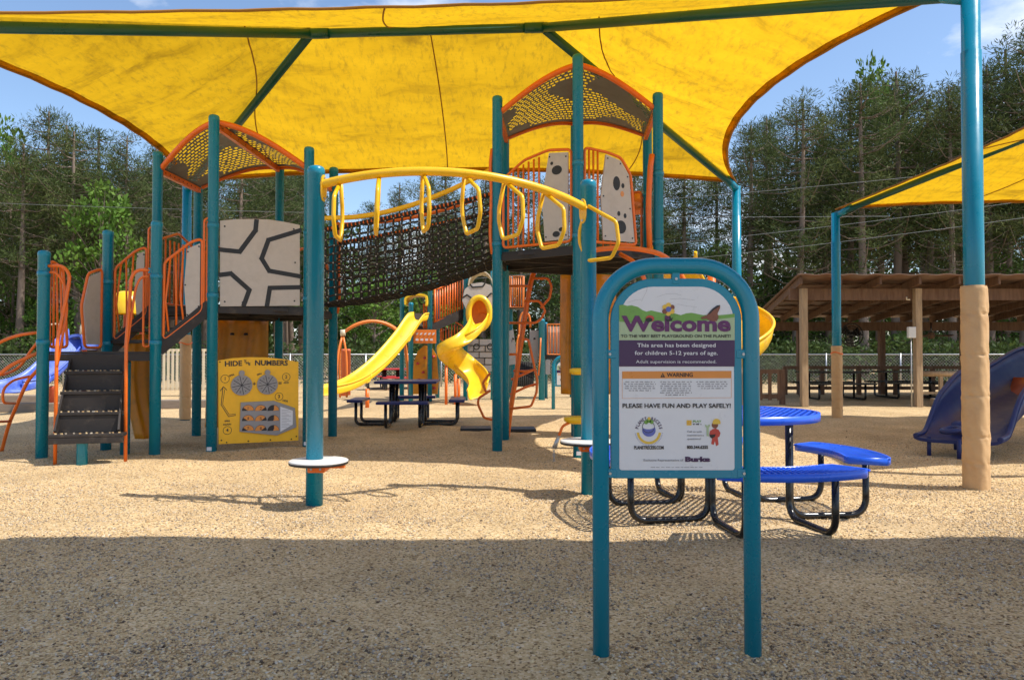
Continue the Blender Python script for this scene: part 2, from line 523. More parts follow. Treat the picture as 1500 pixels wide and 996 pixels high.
def centre_origin(o):
    """put a single-mesh thing's origin at its base"""
    me = o.data
    n = len(me.vertices)
    a = np.empty(n * 3); me.vertices.foreach_get('co', a); a = a.reshape(-1, 3)
    lo, hi = a.min(0), a.max(0)
    c = np.array([(lo[0] + hi[0]) / 2, (lo[1] + hi[1]) / 2, lo[2]])
    me.vertices.foreach_set('co', (a - c).ravel())
    o.location = c
    me.update()

def thing(name, label, cat, loc, group=None):
    o = bpy.data.objects.new(name, None)
    o.empty_display_size = 0.2
    col.objects.link(o)
    o.location = loc
    return tag(o, label, cat, group)
def tag(o, label=None, cat=None, group=None, kind=None):
    if label: o['label'] = label
    if cat: o['category'] = cat
    if group: o['group'] = group
    if kind: o['kind'] = kind
    return o
def Frame(a, b):
    """vertical frame from plan point a to b: f(s, z, d) with d towards the viewer side (right-hand of a->b)"""
    ax, ay = a[0], a[1]
    u = Vector((b[0] - ax, b[1] - ay, 0)); L_ = u.length; u.normalize()
    n = Vector((u.y, -u.x, 0))
    def f(s_, z, d=0.0):
        return Vector((ax, ay, 0)) + u * s_ + n * d + Vector((0, 0, z))
    f.L = L_
    f.u = u
    f.n = n
    return f
_tmpc = {}
def text_mb(body, size, fr, s0, z0, d, align='CENTER', bold=0.0, rot=0.0, sx=1.0, space=1.0, th=0.0008):
    """lettering as thin real letters on a frame"""
    c = bpy.data.curves.new('lettering', 'FONT')
    c.body = body; c.size = size; c.align_x = align; c.align_y = 'CENTER'; c.offset = bold; c.space_character = space
    c.extrude = th; c.resolution_u = 3
    o = bpy.data.objects.new('lettering', c)
    col.objects.link(o)
    dg = bpy.context.evaluated_depsgraph_get()
    me = bpy.data.meshes.new_from_object(o.evaluated_get(dg))
    mb = MB()
    cr_, sr_ = math.cos(rot), math.sin(rot)
    vs_ = []
    for v in me.vertices:
        x, y, z = v.co.x * sx, v.co.y, v.co.z
        vs_.append(fr(s0 + x * cr_ - y * sr_, z0 + x * sr_ + y * cr_, d + z))
    mb.add(vs_, [tuple(p.vertices) for p in me.polygons])
    bpy.data.objects.remove(o); bpy.data.meshes.remove(me); bpy.data.curves.remove(c)
    return mb
def disc_poly(cx, cz, r, n=20, a0=0.0, a1=2 * PI, ry=None):
    ry = r if ry is None else ry
    full = abs(a1 - a0 - 2 * PI) < 1e-6
    m = n if full else n + 1
    return [(cx + r * math.cos(a0 + (a1 - a0) * k / n), cz + ry * math.sin(a0 + (a1 - a0) * k / n)) for k in range(m)]
def ring_strip(mb, fr, cx, cz, r0, r1, d0, d1, n=28, a0=0.0, a1=2 * PI):
    for k in range(n):
        t0, t1 = a0 + (a1 - a0) * k / n, a0 + (a1 - a0) * (k + 1) / n
        mb.prism([(cx + r0 * math.cos(t0), cz + r0 * math.sin(t0)), (cx + r1 * math.cos(t0), cz + r1 * math.sin(t0)),
                  (cx + r1 * math.cos(t1), cz + r1 * math.sin(t1)), (cx + r0 * math.cos(t1), cz + r0 * math.sin(t1))], fr, d0, d1)
def stroke(mb, fr, pts, w, d0, d1):
    """flat line of width w through 2-D points"""
    for i, (a, b) in enumerate(zip(pts[:-1], pts[1:])):
        ax, az = a; bx, bz = b
        L_ = math.hypot(bx - ax, bz - az)
        ex, ez = (bx - ax) / L_ * w * 0.35, (bz - az) / L_ * w * 0.35
        nx, nz = -(bz - az) / L_ * w / 2, (bx - ax) / L_ * w / 2
        e = 0.00012 * (i % 2)
        mb.prism([(ax - ex - nx, az - ez - nz), (bx + ex - nx, bz + ez - nz), (bx + ex + nx, bz + ez + nz), (ax - ex + nx, az - ez + nz)], fr, d0, d1 + e)

# ------------------------------------------------------------------ ground
_hr = np.random.default_rng(21)
_hw = [(float(_hr.uniform(0, 2 * PI)), float(l), float(_hr.uniform(0, 6.28))) for l in np.geomspace(0.22, 3.2, 26)]
HEAPS = []
def hgt(x, y):
    x = np.asarray(x, float); y = np.asarray(y, float)
    wx = x + 0.12 * np.sin(y * 2.3 + 0.7 * x); wy = y + 0.12 * np.sin(x * 2.9 - 0.4 * y)
    z = np.zeros_like(x + y)
    for a, l, ph in _hw:
        z = z + 0.0105 * l ** 0.75 * 0.5 * np.sin((wx * math.cos(a) + wy * math.sin(a)) * 2 * PI / l + ph)
    z = z * 0.42
    for hx, hy, hh, hr in HEAPS:
        d2 = (x - hx) ** 2 + (y - hy) ** 2
        z = np.where(d2 < 0.6, z * (1 - np.exp(-d2 / (2 * hr) ** 2)) + hh * np.exp(-d2 / hr ** 2), z)
    return z
for hx, hy in ((0.349, 2.885), (0.942, 2.885), (-1.535, 5.75), (0.645, 6.2), (4.08, 6.5), (-5.33, 8.38), (-4.19, 8.67), (-3.64, 8.95)):
    HEAPS.append((hx, hy, 0.022, 0.16))
gx = np.concatenate([np.linspace(-400, -60, 10)[:-1], np.linspace(-60, -9, 20)[:-1], np.linspace(-9, 9, 230), np.linspace(9, 60, 20)[1:], np.linspace(60, 400, 10)[1:]])
gy = np.concatenate([np.linspace(-60, 1.5, 12)[:-1], np.linspace(1.5, 15, 210), np.linspace(15, 60, 40)[1:], np.linspace(60, 500, 12)[1:]])
XX, YY = np.meshgrid(gx, gy)
ZZ = hgt(XX, YY) * np.clip((30 - np.abs(YY - 8)) / 20, 0, 1)
gm = bpy.data.meshes.new('ground')
nx_, ny_ = len(gx), len(gy)
idx = np.arange(nx_ * ny_).reshape(ny_, nx_)
quads = np.stack([idx[:-1, :-1], idx[:-1, 1:], idx[1:, 1:], idx[1:, :-1]], -1).reshape(-1, 4)
gm.from_pydata(np.stack([XX, YY, ZZ], -1).reshape(-1, 3).tolist(), [], quads.tolist())
gm.polygons.foreach_set('use_smooth', [True] * len(gm.polygons))
gm.materials.append(GROUND)
go = bpy.data.objects.new('ground', gm)
col.objects.link(go)
go['kind'] = 'structure'

def scatter_chips(n, name, size0, size1, sampler, label):
    x, y = sampler(n)
    n = len(x)
    z = hgt(x, y)
    base = np.array([[1, 0, 0], [-1, 0, 0], [0, 1, 0], [0, -1, 0], [0, 0, 1], [0, 0, -1]], float)
    tri = np.array([[0, 2, 4], [2, 1, 4], [1, 3, 4], [3, 0, 4], [2, 0, 5], [1, 2, 5], [3, 1, 5], [0, 3, 5]])
    sz = size0 + (size1 - size0) * rng.uniform(0, 1, n) ** 1.8
    asp = np.stack([np.ones(n), rng.uniform(0.55, 0.95, n), rng.uniform(0.35, 0.6, n)], -1)
    v = base[None] * (asp * sz[:, None])[:, None, :]
    v += rng.normal(0, 1, v.shape) * (sz * 0.12)[:, None, None]
    a = rng.uniform(0, 2 * PI, n); b = rng.normal(0, 0.35, n)
    ca, sa, cb, sb = np.cos(a), np.sin(a), np.cos(b), np.sin(b)
    vx, vy, vz = v[..., 0], v[..., 1], v[..., 2]
    x1 = vx * cb[:, None] - vz * sb[:, None]; z1 = vx * sb[:, None] + vz * cb[:, None]
    x2 = x1 * ca[:, None] - vy * sa[:, None]; y2 = x1 * sa[:, None] + vy * ca[:, None]
    co = np.stack([x2 + x[:, None], y2 + y[:, None], z1 + (z + sz * 0.12)[:, None]], -1).reshape(-1, 3)
    fc = (tri[None] + (np.arange(n) * 6)[:, None, None]).reshape(-1, 3)
    me = bpy.data.meshes.new(name)
    me.vertices.add(len(co)); me.vertices.foreach_set('co', co.ravel())
    me.loops.add(fc.size); me.loops.foreach_set('vertex_index', fc.ravel().astype(np.int32))
    me.polygons.add(len(fc)); me.polygons.foreach_set('loop_start', np.arange(0, fc.size, 3, dtype=np.int32))
    me.update(calc_edges=True)
    me.materials.append(CHIPS)
    o = bpy.data.objects.new(name, me); col.objects.link(o)
    tag(o, label, 'wood chips', kind='stuff')
def near_s(n):
    # denser towards the camera, inside the view wedge (a little wider)
    m_ = n * 3
    y = 1.9 + 4.9 * rng.uniform(0, 1, m_) ** 1.5
    x = rng.uniform(-0.80, 0.80, m_) * y
    # chips gather in drifts and leave barer sandy patches between them
    d = np.sin(x * 2.3 + 1.7 * np.sin(y * 1.9)) + np.sin(y * 3.1 + 1.3 * np.sin(x * 2.7 + 1)) + 0.8 * np.sin(x * 6.3 - y * 5.1) + 0.6 * np.sin(x * 11 + y * 9 + 2 * np.sin(x * 4))
    keep = rng.uniform(0, 1, m_) < np.clip(0.38 + 0.24 * d, 0.05, 1.0)
    x, y = x[keep][:n], y[keep][:n]
    return x, y
def mid_s(n):
    y = 5.2 + 4.8 * rng.uniform(0, 1, n) ** 1.2
    x = rng.uniform(-0.76, 0.76, n) * y
    return x, y
scatter_chips(130000, 'loose_chips', 0.003, 0.0125, near_s, 'loose coarse wood chips and pebbles strewn over the shaded foreground')
def any_s(n):
    y = 2.2 + 9 * rng.uniform(0, 1, n) ** 1.3
    return rng.uniform(-0.78, 0.78, n) * y, y
scatter_chips(170, 'leaf_litter', 0.006, 0.016, any_s, 'scattered dark leaf and bark bits on the wood chips')
bpy.data.meshes['leaf_litter'].materials[0] = LITTER
scatter_chips(55000, 'scattered_chips', 0.005, 0.011, mid_s, 'pale wood chips lying on the sunny middle ground')
# ------------------------------------------------------------------ unseen roof for the foreground shade: inferred from it, kept narrow for more skylight
def build_unseen_roof():
    z = 4.6
    x0, x1, y0, y1 = -0.16, 8.6, 0.3, 3.82
    t = thing('unseen_roof', 'unseen narrow roof overhead, shaped to shade the foreground', 'roof', ((x0 + x1) / 2, -1, 0))
    m = MB()
    m.grid(lambda u, v: (x0 + (x1 - x0) * u, y0 + (y1 - y0) * v, z + 0.25 * (1 - v) + 0.05), 30, 4, False)
    m.box(((x0 + x1) / 2, y1 - 0.02, z + 0.0), (x1 - x0, 0.05, 0.18))
    m.box((x0 + 0.02, (y0 + y1) / 2, z + 0.08), (0.05, y1 - y0 - 0.1, 0.18))
    m.build('roof_sheet', TIN, t)
    for x in (1.2, 4.7, 8.2):
        MB().box((x, 0.5, (z + 0.3) / 2), (0.14, 0.14, z + 0.3)).build('unseen_roof_post', WOOD, t)
build_unseen_roof()

# ------------------------------------------------------------------ shade canopies
def canopy(label, corners, ridge, sagn, sags, seams, pads, rp=0.062, sagr=None, sagnear=None, liftnear=0.22):
    """corners: near-left, near-right, far-right, far-left (x,y,ztop); ridge: (left apex, right apex)"""
    NL, NR, FR, FL = [Vector(c) for c in corners]
    A1, A2 = [Vector(a) for a in ridge]
    cen = (NL + NR + FR + FL) / 4
    t = thing('shade_canopy', label, 'shade canopy', (cen.x, cen.y, 0))
    up = Vector((0, 0, 0.085))
    for i, c in enumerate((NL, NR, FR, FL)):
        rr = 0.082
        MB().tube([V(c.x, c.y, -0.05), V(c.x, c.y, c.z - 0.55), V(c.x, c.y, c.z - 0.548), V(c.x, c.y, c.z)], [rr, rr, rr * 0.93, rr * 0.93], 24).build('post', TEAL, t)
        if pads[i]:
            hpad, rpad = pads[i]
            m = MB()
            nr, nz = 36, 150
            def pad(u, v):
                a = 2 * PI * u
                z = 0.0 + hpad * v
                # soft squarish wrap with creases at the strap seams
                w = 1 + 0.05 * math.cos(4 * a + 0.6) + 0.018 * math.sin(9 * a + 21 * v) + 0.014 * math.sin(5 * a - 37 * v)
                seam = 0.0
                for sv in (0.13, 0.26, 0.46, 0.66, 0.86):
                    seam += 0.075 * math.exp(-((v - sv) / 0.005) ** 2) * (0.6 + 0.4 * math.sin(3 * a + sv * 20)) - 0.05 * math.exp(-(abs(v - sv) / 0.03)) * math.sin(7 * a + 90 * v)
                end = 0.07 * max(0, (v - 0.985) / 0.015) + 0.03 * max(0, (0.012 - v) / 0.012)
                r_ = rpad * (w - seam - end)
                return (c.x + r_ * math.cos(a), c.y + r_ * math.sin(a), z)
            m.grid(pad, nr, nz)
            m.lathe((c.x, c.y, hpad - 0.001), [(rpad * 0.95, 0), (rr * 0.9, 0.004)], 28)
            po = m.build('padding', TAN, t)
            if i != 1:
                MB().tube([(c.x + (rpad * 1.06) * math.cos(a), c.y + (rpad * 1.06) * math.sin(a), hpad * 0.9 + 0.02 * math.sin(2 * a)) for a in [2 * PI * k / 20 for k in range(20)]], 0.012, 6, True).build('strap', ORANGE, po)
    for c, a in ((NL, A1), (NR, A2), (FR, A2), (FL, A1)):
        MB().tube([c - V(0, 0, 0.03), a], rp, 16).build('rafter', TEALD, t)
        d = (a - c).normalized()
        MB().tube([c - V(0, 0, 0.06), c + d * 0.34], rp * 1.12, 16).build('elbow', TEAL, t)
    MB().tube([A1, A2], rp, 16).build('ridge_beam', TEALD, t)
    for a, s_ in ((A1, 1), (A2, -1)):
        q = a + (A2 - A1).normalized() * s_ * 0.25
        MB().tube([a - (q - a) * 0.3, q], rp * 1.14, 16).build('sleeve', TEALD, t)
    c0 = (A1 + A2) / 2
    def eave(p, q, sag, lift):
        mid = (p + q) / 2
        inw = Vector((c0.x - mid.x, c0.y - mid.y, 0))
        e = (q - p).normalized()
        inw = (inw - e * inw.dot(e)).normalized()
        return lambda u: p + (q - p) * u + inw * sag * 4 * u * (1 - u) + Vector((0, 0, lift * 4 * u * (1 - u)))
    eaves = {'near': (eave(NL, NR, sagnear or sagn, liftnear), lambda u: A1 + (A2 - A1) * u), 'far': (eave(FL, FR, sagn * 0.68, 0.06), lambda u: A1 + (A2 - A1) * u),
             'left': (eave(FL, NL, sags, 0.12), lambda u: A1), 'right': (eave(NR, FR, sagr or sags, 0.12), lambda u: A2)}
    for nm, (e, rg_) in eaves.items():
        def surf(u, v):
            p = e(u) * (1 - v) + rg_(u) * v
            dip = -0.10 * math.sin(PI * v) * (4 * u * (1 - u))
            wr = 0.010 * math.sin(31 * u + 3 * v) * math.sin(PI * v) + 0.006 * math.sin(70 * u * (1 - 0.4 * v) + 1)
            return p + up + Vector((0, 0, dip + wr * 4 * u * (1 - u)))
        m = MB(); m.grid(surf, 56, 26)
        fo = m.build('fabric_panel', FABRIC, t)
        # hem with cable along the eave
        m = MB()
        m.tube([surf(k / 40, 0.0) - V(0, 0, 0.012) for k in range(41)], 0.016, 8)
        m.build('hem_cable', SEAM, fo)
        h2 = MB(); h2.sheet([[surf(k / 40, 0.004) - V(0, 0, 0.008) for k in range(41)], [surf(k / 40, 0.032) - V(0, 0, 0.008) for k in range(41)]], 0.002)
        h2.build('hem', FABRIC, fo)
        for (u0, v0, u1, v1) in seams.get(nm, []):
            pts = [surf(u0 + (u1 - u0) * k / 20, v0 + (v1 - v0) * k / 20) - V(0, 0, 0.006) for k in range(21)]
            m = MB(); m.tube(pts, 0.010, 5); m.build('seam', SEAM, fo)
    return t

canopy('large yellow fabric shade canopy on teal posts over the main play structure',
       [(-6.1, 6.75, 4.26), (4.08, 6.5, 4.42), (4.155, 13.6, 4.30), (-6.02, 13.6, 4.30)],
       [P(455, 50, 10.05), P(795, 41, 10.05)], 0.95, 0.50,
       {'far': [(0.48, 0.0, 0.51, 1.0), (0.79, 0.0, 1.0, 0.6), (0.19, 0.0, 0.0, 0.63)], 'left': [(0.0, 0.63, 1.0, 0.8)],
        'near': [(0.47, 0, 0.40, 1)], 'right': [(1.0, 0.6, 0.0, 0.81)]},
       [None, (1.79, 0.105), (1.5, 0.09), (1.55, 0.10)], sagr=0.88, sagnear=0.85, liftnear=0.33)
# ridge/eave of the second canopy runs off to the right of the frame
canopy('smaller yellow shade canopy at the right edge beside the pavilion',
       [(6.0, 6.7, 3.85), (12.4, 6.7, 3.85), (12.4, 13.85, 3.85), (6.1, 13.85, 3.85)],
       [(8.3, 10.3, 4.65), (10.2, 10.3, 4.65)], 0.55, 0.45,
       {'far': [(0.36, 0, 0.42, 1.0), (0.7, 0, 0.6, 1)], 'left': [(0.5, 0, 0.5, 0.9)]},
       [(1.7, 0.105), (1.7, 0.105), (1.7, 0.105), (1.35, 0.095)], rp=0.055)
# ------------------------------------------------------------------ main play structure
PR = 0.0635
def hexv(cx, cy, s, a):
    return [(cx + s * math.cos(R(a) + R(-90 + 60 * k)), cy + s * math.sin(R(a) + R(-90 + 60 * k))) for k in range(6)]
H1 = hexv(-3.60, 10.10, 1.15, -2)      # near, right, back right, back, back left, left
H2 = hexv(0.85, 9.70, 1.15, -4)
PA, PC, PB = (-5.33, 8.38), (-4.19, 8.67), (-5.12, 9.32)
Z1, Z2, ZL = 1.80, 2.46, 1.22
PS = thing('play_structure', 'teal and orange two-tower play structure with net bridge under the large yellow canopy', 'play structure', (-1.5, 9.6, 0))

def sposts(pts, tops, parent=PS):
    for (x, y), z in zip(pts, tops):
        o = MB().post(x, y, -0.05, z, PR).build('post', TEAL, parent)
        for zc in ((0.9 + 0.95, 0.9 + 0.1) if z > 3 else (1.32, 2.1)):
            zz_ = (zc if z < 3 else zc + (Z1 - 0.9 if x < -2 else Z2 - 0.9))
            MB().tube([V(x, y, zz_ - 0.03), V(x, y, zz_ + 0.03)], PR * 1.10, 20).build('clamp_collar', TEAL, o)
        m = MB()
        f = Frame((x - 0.03, y - PR - 0.0005), (x + 0.03, y - PR - 0.0005))
        if z in (4.11, 3.87, 4.69):
            m.prism([(0, 0.03), (0.06, 0.03), (0.06, 0.075), (0, 0.075)], f, 0, 0.001).build('sticker', PRINT_W, o)
sposts(H1, [4.11, 3.87, 3.90, 4.08, 3.66, 3.83])
sposts(H2, [4.69, 4.42, 4.42, 4.69, 4.43, 4.43])
sposts([PA, PC, PB], [2.37, 2.76, 2.76])

def deck(poly, z, parent=PS, th=0.11):
    m = MB()
    f = lambda x, y, d: Vector((x, y, d))
    cx = sum(p[0] for p in poly) / len(poly); cy = sum(p[1] for p in poly) / len(poly)
    sh = [(cx + (x - cx) * 0.985, cy + (y - cy) * 0.985) for x, y in poly]
    m.prism(sh, f, z - 0.028, z)
    o = m.build('deck', DECK, parent)
    m = MB()                                                      # rim and stiffening ribs under the plate
    for a, b in zip(sh, sh[1:] + sh[:1]):
        m.beam((a[0], a[1], z - th / 2 - 0.014), (b[0], b[1], z - th / 2 - 0.014), 0.035, th - 0.03)
    m.build('deck_rim', DECK, o)
    n = len(sh)
    for k in range(n // 2 if n > 3 else 1):
        a, b = sh[k], sh[(k + n // 2) % n] if n > 3 else ((sh[1][0] + sh[2][0]) / 2, (sh[1][1] + sh[2][1]) / 2)
        MB().beam((a[0], a[1], z - 0.062 - k * 0.004), (b[0], b[1], z - 0.062 - k * 0.004), 0.03, 0.06).build('deck_rib', DECK, o)
    if n > 3:
        for k in range(-3, 4):
            yy = cy + k * 0.27
            w = 0.93 - abs(k) * 0.05
            MB().beam((cx - w, yy, z - 0.052), (cx + w, yy, z - 0.052), 0.016, 0.036).build('deck_rib', DECK, o)
    return o
deck(H1, Z1); deck(H2, Z2); deck([PA, PC, PB], ZL)

def roof(Hx, zlo, zhi, parent=PS):
    D_, E_, R_, I_, Hh, TL = [Vector((x, y, 0)) for x, y in Hx]
    def pt(t, w, dz=0.0):
        if t <= 0:
            f, b = TL + (D_ - TL) * (1 + t), Hh + (I_ - Hh) * (1 + t)
            k = 1 + t
        else:
            f, b = D_ + (E_ - D_) * t, I_ + (R_ - I_) * t
            k = 1 - t
        p = f + (b - f) * w
        cx = (D_ + I_) / 2
        p = cx + (p - cx) * 0.97
        return Vector((p.x, p.y, zlo + (zhi - zlo) * math.sin(k * PI / 2) + dz))
    nu, nv = 100, 42
    ro = MB().tube([pt(-1 + 2 * k / 40, 0) for k in range(41)], 0.036, 10).build('roof', ORANGE, parent)
    MB().tube([pt(-1 + 2 * k / 40, 1) for k in range(41)], 0.026, 10).build('roof_arch', ORANGE, ro)
    for t in (-1, 0, 1):
        a, b = pt(t, 0.02, -0.03), pt(t, 0.98, -0.03)
        bm_ = MB().beam(a, b, 0.05, 0.075).build('roof_beam', ORANGE, ro)
        mm = MB()
        for k in range(9):
            q = a + (b - a) * ((k + 0.5) / 9)
            for sd in (-1, 1):
                q2 = q + Vector((sd * 0.0255, 0, 0.0))
                mm.box(q2, (0.004, 0.016, 0.016))
        mm.build('bolts', BLACKM, bm_)
    # perforated sheets: leaf-shaped slots cut in clusters, real openings
    for side in (-1, 1):
        vs_, fs = [], []
        for j in range(nv + 1):
            for i in range(nu // 2 + 1):
                t = -1 + i / (nu // 2) if side < 0 else i / (nu // 2)
                vs_.append(pt(t, 0.015 + 0.97 * j / nv, 0.012))
        W = nu // 2 + 1
        for j in range(nv):
            for i in range(nu // 2):
                cl = math.sin(i * 0.11 + side * 1.3 + 0.7 * math.sin(j * 0.16)) + math.sin(j * 0.21 + 1.9 + 0.8 * math.sin(i * 0.09))
                rowo = (j // 2 * 2 + int(1.5 * math.sin(i * 0.2 + j * 0.13))) % 3
                hole = (j % 2 == 0) and ((i + rowo) % 3 != 0) and cl > -0.55 and 1 < i < nu // 2 - 2 and 1 < j < nv - 2
                if not hole:
                    a = j * W + i
                    fs.append((a, a + 1, a + W + 1, a + W))
        m = MB(); m.add(vs_, fs, False)
        o = m.build('perforated_sheet', ROOFP, ro)
    return ro
roof(H1, 3.60, 4.03); roof(H2, 4.22, 4.58)

def barrier(fr, outline, bars=(), panels=(), parent=PS, r=0.017, name='barrier', mt=None, holes=()):
    mt = mt or ORANGE
    pts = rounded([fr(a, b) for a, b in outline], 0.06, 4, True)
    o = MB().tube(pts, r, 8, True).build(name, mt, parent)
    for b in bars:
        MB().tube([fr(x, z) for x, z in b], r * 0.72, 8).build('bar', mt, o)
    for pl, pm in panels:
        p = MB().prism(pl, fr, -0.010, 0.010).build('panel', pm, o)
        cx = sum(a for a, b in pl) / len(pl); cz = sum(b for a, b in pl) / len(pl)
        mm = MB()
        for x, z in pl:
            mm.prism(disc_poly(x + (cx - x) * 0.14, z + (cz - z) * 0.09, 0.010, 8), fr, 0.0101, 0.014)
        mm.build('bolts', BLACKM, p)
    for (x, z, rx, rz, m_) in holes:
        q = MB()
        ring = disc_poly(x, z, rx, 16, ry=rz)
        q.prism(ring, fr, 0.0102, 0.0125)
        q.build('cut_out', m_, o)
    return o
def bracket(p, d, parent, m_=None, size=(0.05, 0.03)):
    pass

# --- tower 1: large taupe panel and number panel on the near-right edge
F1 = Frame(H1[0], H1[1])
def px2s(fr, px, py):
    """photo pixel -> (s, z) on a vertical frame"""
    d = P(px, py, 1.0) - Vector((0, 0, CAMH))
    o0 = fr(0, 0); n = fr.n
    k = (o0 - Vector((0, 0, CAMH))).dot(n) / d.dot(n)
    q = Vector((0, 0, CAMH)) + d * k
    return ((q - o0).dot(fr.u), q.z)
top = [px2s(F1, x, y) for x, y in ((439, 330), (420, 326), (395, 322), (370, 321), (345, 321.5), (322, 323.5))]
bl, br_ = px2s(F1, 322, 449), px2s(F1, 439, 448)
tp = MB().prism([bl, br_] + top, F1, -0.012, 0.012).build('barrier_panel', TAUPE, PS, 0.004)
for line in ([(322, 366), (351, 369), (374, 338), (375.5, 324)], [(439, 338), (393, 352), (383, 379), (394, 397), (439, 405)],
             [(322, 403), (338, 401), (365, 425), (357, 447)], [(391, 447), (395, 422), (439, 421)]):
    m = MB(); stroke(m, F1, [px2s(F1, *q) for q in line], 0.056, 0.0125, 0.0145)
    m.build('inlay', BLACKP, tp)
m = MB()
for x, y in ((329, 442), (355, 443), (391, 443), (431, 441), (432, 385), (329, 332), (430, 336)):
    m.prism(disc_poly(*px2s(F1, x, y), 0.011, 8), F1, 0.0121, 0.016)
m.build('bolts', BLACKM, tp)

top = [px2s(F1, x, y) for x, y in ((437, 530), (415, 526), (390, 523.5), (365, 523), (340, 524.5), (319, 528))]
bl, br_ = px2s(F1, 320, 650.5), px2s(F1, 437, 645)
npan = MB().prism([bl, br_] + top, F1, -0.012, 0.012).build('number_panel', PANELY, PS, 0.004)
S = lambda x, y: px2s(F1, 200 + x / 3.32, 400 + y / 3.32)      # from an enlarged view of the panel
d0 = 0.0125
def ptext(b, x, y, size, bold=0.0, rot=0.0, sx=1.0, m_=None, space=1.0):
    s_, z_ = S(x, y)
    text_mb(b, size, F1, s_, z_, d0 + 0.0006, 'CENTER', bold, rot, sx, space).build('lettering', m_ or PRINT_BLK, npan)
ptext('HIDE', 470, 441, 0.088, 0.0030, 0.03, 1.04)
ptext('T', 527, 430, 0.045, 0.002, -0.1); ptext('H', 537, 437, 0.045, 0.002); ptext('E', 548, 443, 0.045, 0.002)
ptext('NUMBERS', 655, 438, 0.088, 0.0030, -0.01, 1.04)
ptext('+', 572, 539, 0.07, 0.002); ptext('=', 697, 536, 0.07, 0.002)
ptext('SPIN', 462, 497, 0.03, 0.001, 0.35); ptext('SPIN', 596, 492, 0.03, 0.001, 0.35)
ptext('ADD', 727, 533, 0.03, 0.001); ptext('HIDE', 722, 621, 0.03, 0.001, -0.2)
ptext('SPIN', 440, 719, 0.03, 0.001); ptext('AGAIN', 440, 735, 0.03, 0.001)
for num, x, y in (('1', 430, 514), ('2', 727, 505), ('3', 692, 600), ('4', 441, 764)):
    s_, z_ = S(x, y)
    m = MB(); ring_strip(m, F1, s_, z_, 0.0455, 0.051, d0, d0 + 0.0012); m.build('circle_mark', PRINT_BLK, npan)
    ptext(num, x, y, 0.06, 0.001)
for x, y in ((510, 545), (635, 541)):
    s_, z_ = S(x, y)
    w = MB().prism(disc_poly(s_, z_, 0.125, 32), F1, d0, d0 + 0.018).build('spinner', GREYP, npan)
    MB().prism(disc_poly(s_, z_ + 0.15, 0.034, 14) + [], F1, d0, d0 + 0.02).build('pointer', GREYP, npan)
    m = MB()
    for k in range(4):
        a = k * PI / 4 + 0.2
        c_, s2 = math.cos(a) * 0.112, math.sin(a) * 0.112
        stroke(m, F1, [(s_ - c_, z_ - s2), (s_ + c_, z_ + s2)], 0.007, d0 + 0.0182, d0 + 0.0188 + k * 0.0002)
    m.build('spinner_lines', PRINT_BLK, w)
    for k in range(8):
        a = k * PI / 4 + 0.2 + PI / 8
        text_mb(str((k * 5) % 9 + 1), 0.036, F1, s_ + 0.083 * math.cos(a), z_ + 0.083 * math.sin(a), d0 + 0.0186, 'CENTER', 0, a - PI / 2).build('numeral', PRINT_BLK, w)
m = MB(); stroke(m, F1, [S(*q) for q in ((481, 690), (447, 697), (411, 640), (420, 553))], 0.008, d0, d0 + 0.001)
stroke(m, F1, [S(*q) for q in ((481, 684), (450, 688), (418, 638), (428, 566))], 0.006, d0, d0 + 0.001)
stroke(m, F1, [S(*q) for q in ((407, 572), (422, 552), (438, 568))], 0.008, d0, d0 + 0.0013)
m.build('arrow_mark', PRINT_BLK, npan)
brd = MB().prism([S(*q) for q in ((500, 770), (505, 628), (665, 620), (768, 655), (775, 748), (680, 788))][::-1], F1, d0, d0 + 0.02).build('slider_board', GREYP, npan, 0.004)
MB().prism([S(*q) for q in ((697, 648), (757, 668), (757, 735), (697, 770))][::-1], F1, d0 + 0.0202, d0 + 0.022).build('notice', PRINT_W, brd)
m = MB()
for k in range(12):
    stroke(m, F1, [S(703, 664 + k * 7.5), S(738 + 12 * math.sin(k * 2.1), 666 + k * 7.3)], 0.004, d0 + 0.0221, d0 + 0.0226)
m.build('fine_print', PRINT_GRY, brd)
k = 0
for yy in (668, 717, 765):
    for xx in (540, 602, 663):
        s_, z_ = S(xx, yy)
        w = MB().prism(disc_poly(s_, z_, 0.072, 16, 0, PI), F1, d0 + 0.0202, d0 + 0.0215).build('number_window', PRINT_BLK, brd)
        fr_ = (0.35, 0.55, 0.0)[k % 3] * PI
        MB().prism([(s_, z_)] + disc_poly(s_, z_, 0.068, 10, max(0.0, fr_ - 0.35 * PI) + 0.05, fr_ + 0.45 * PI), F1, d0 + 0.0216, d0 + 0.0225).build('number_tab', PRINT_ORG, w)
        text_mb(str(k + 1), 0.05, F1, s_, z_ + 0.028, d0 + 0.0232).build('numeral', PRINT_BLK, w)
        k += 1
m = MB()
for q in ((405, 432), (772, 428), (412, 812), (437, 822), (543, 816), (650, 810), (752, 806), (776, 793)):
    m.prism(disc_poly(*S(*q), 0.009, 8), F1, d0, d0 + 0.004)
m.build('bolts', BLACKM, npan)

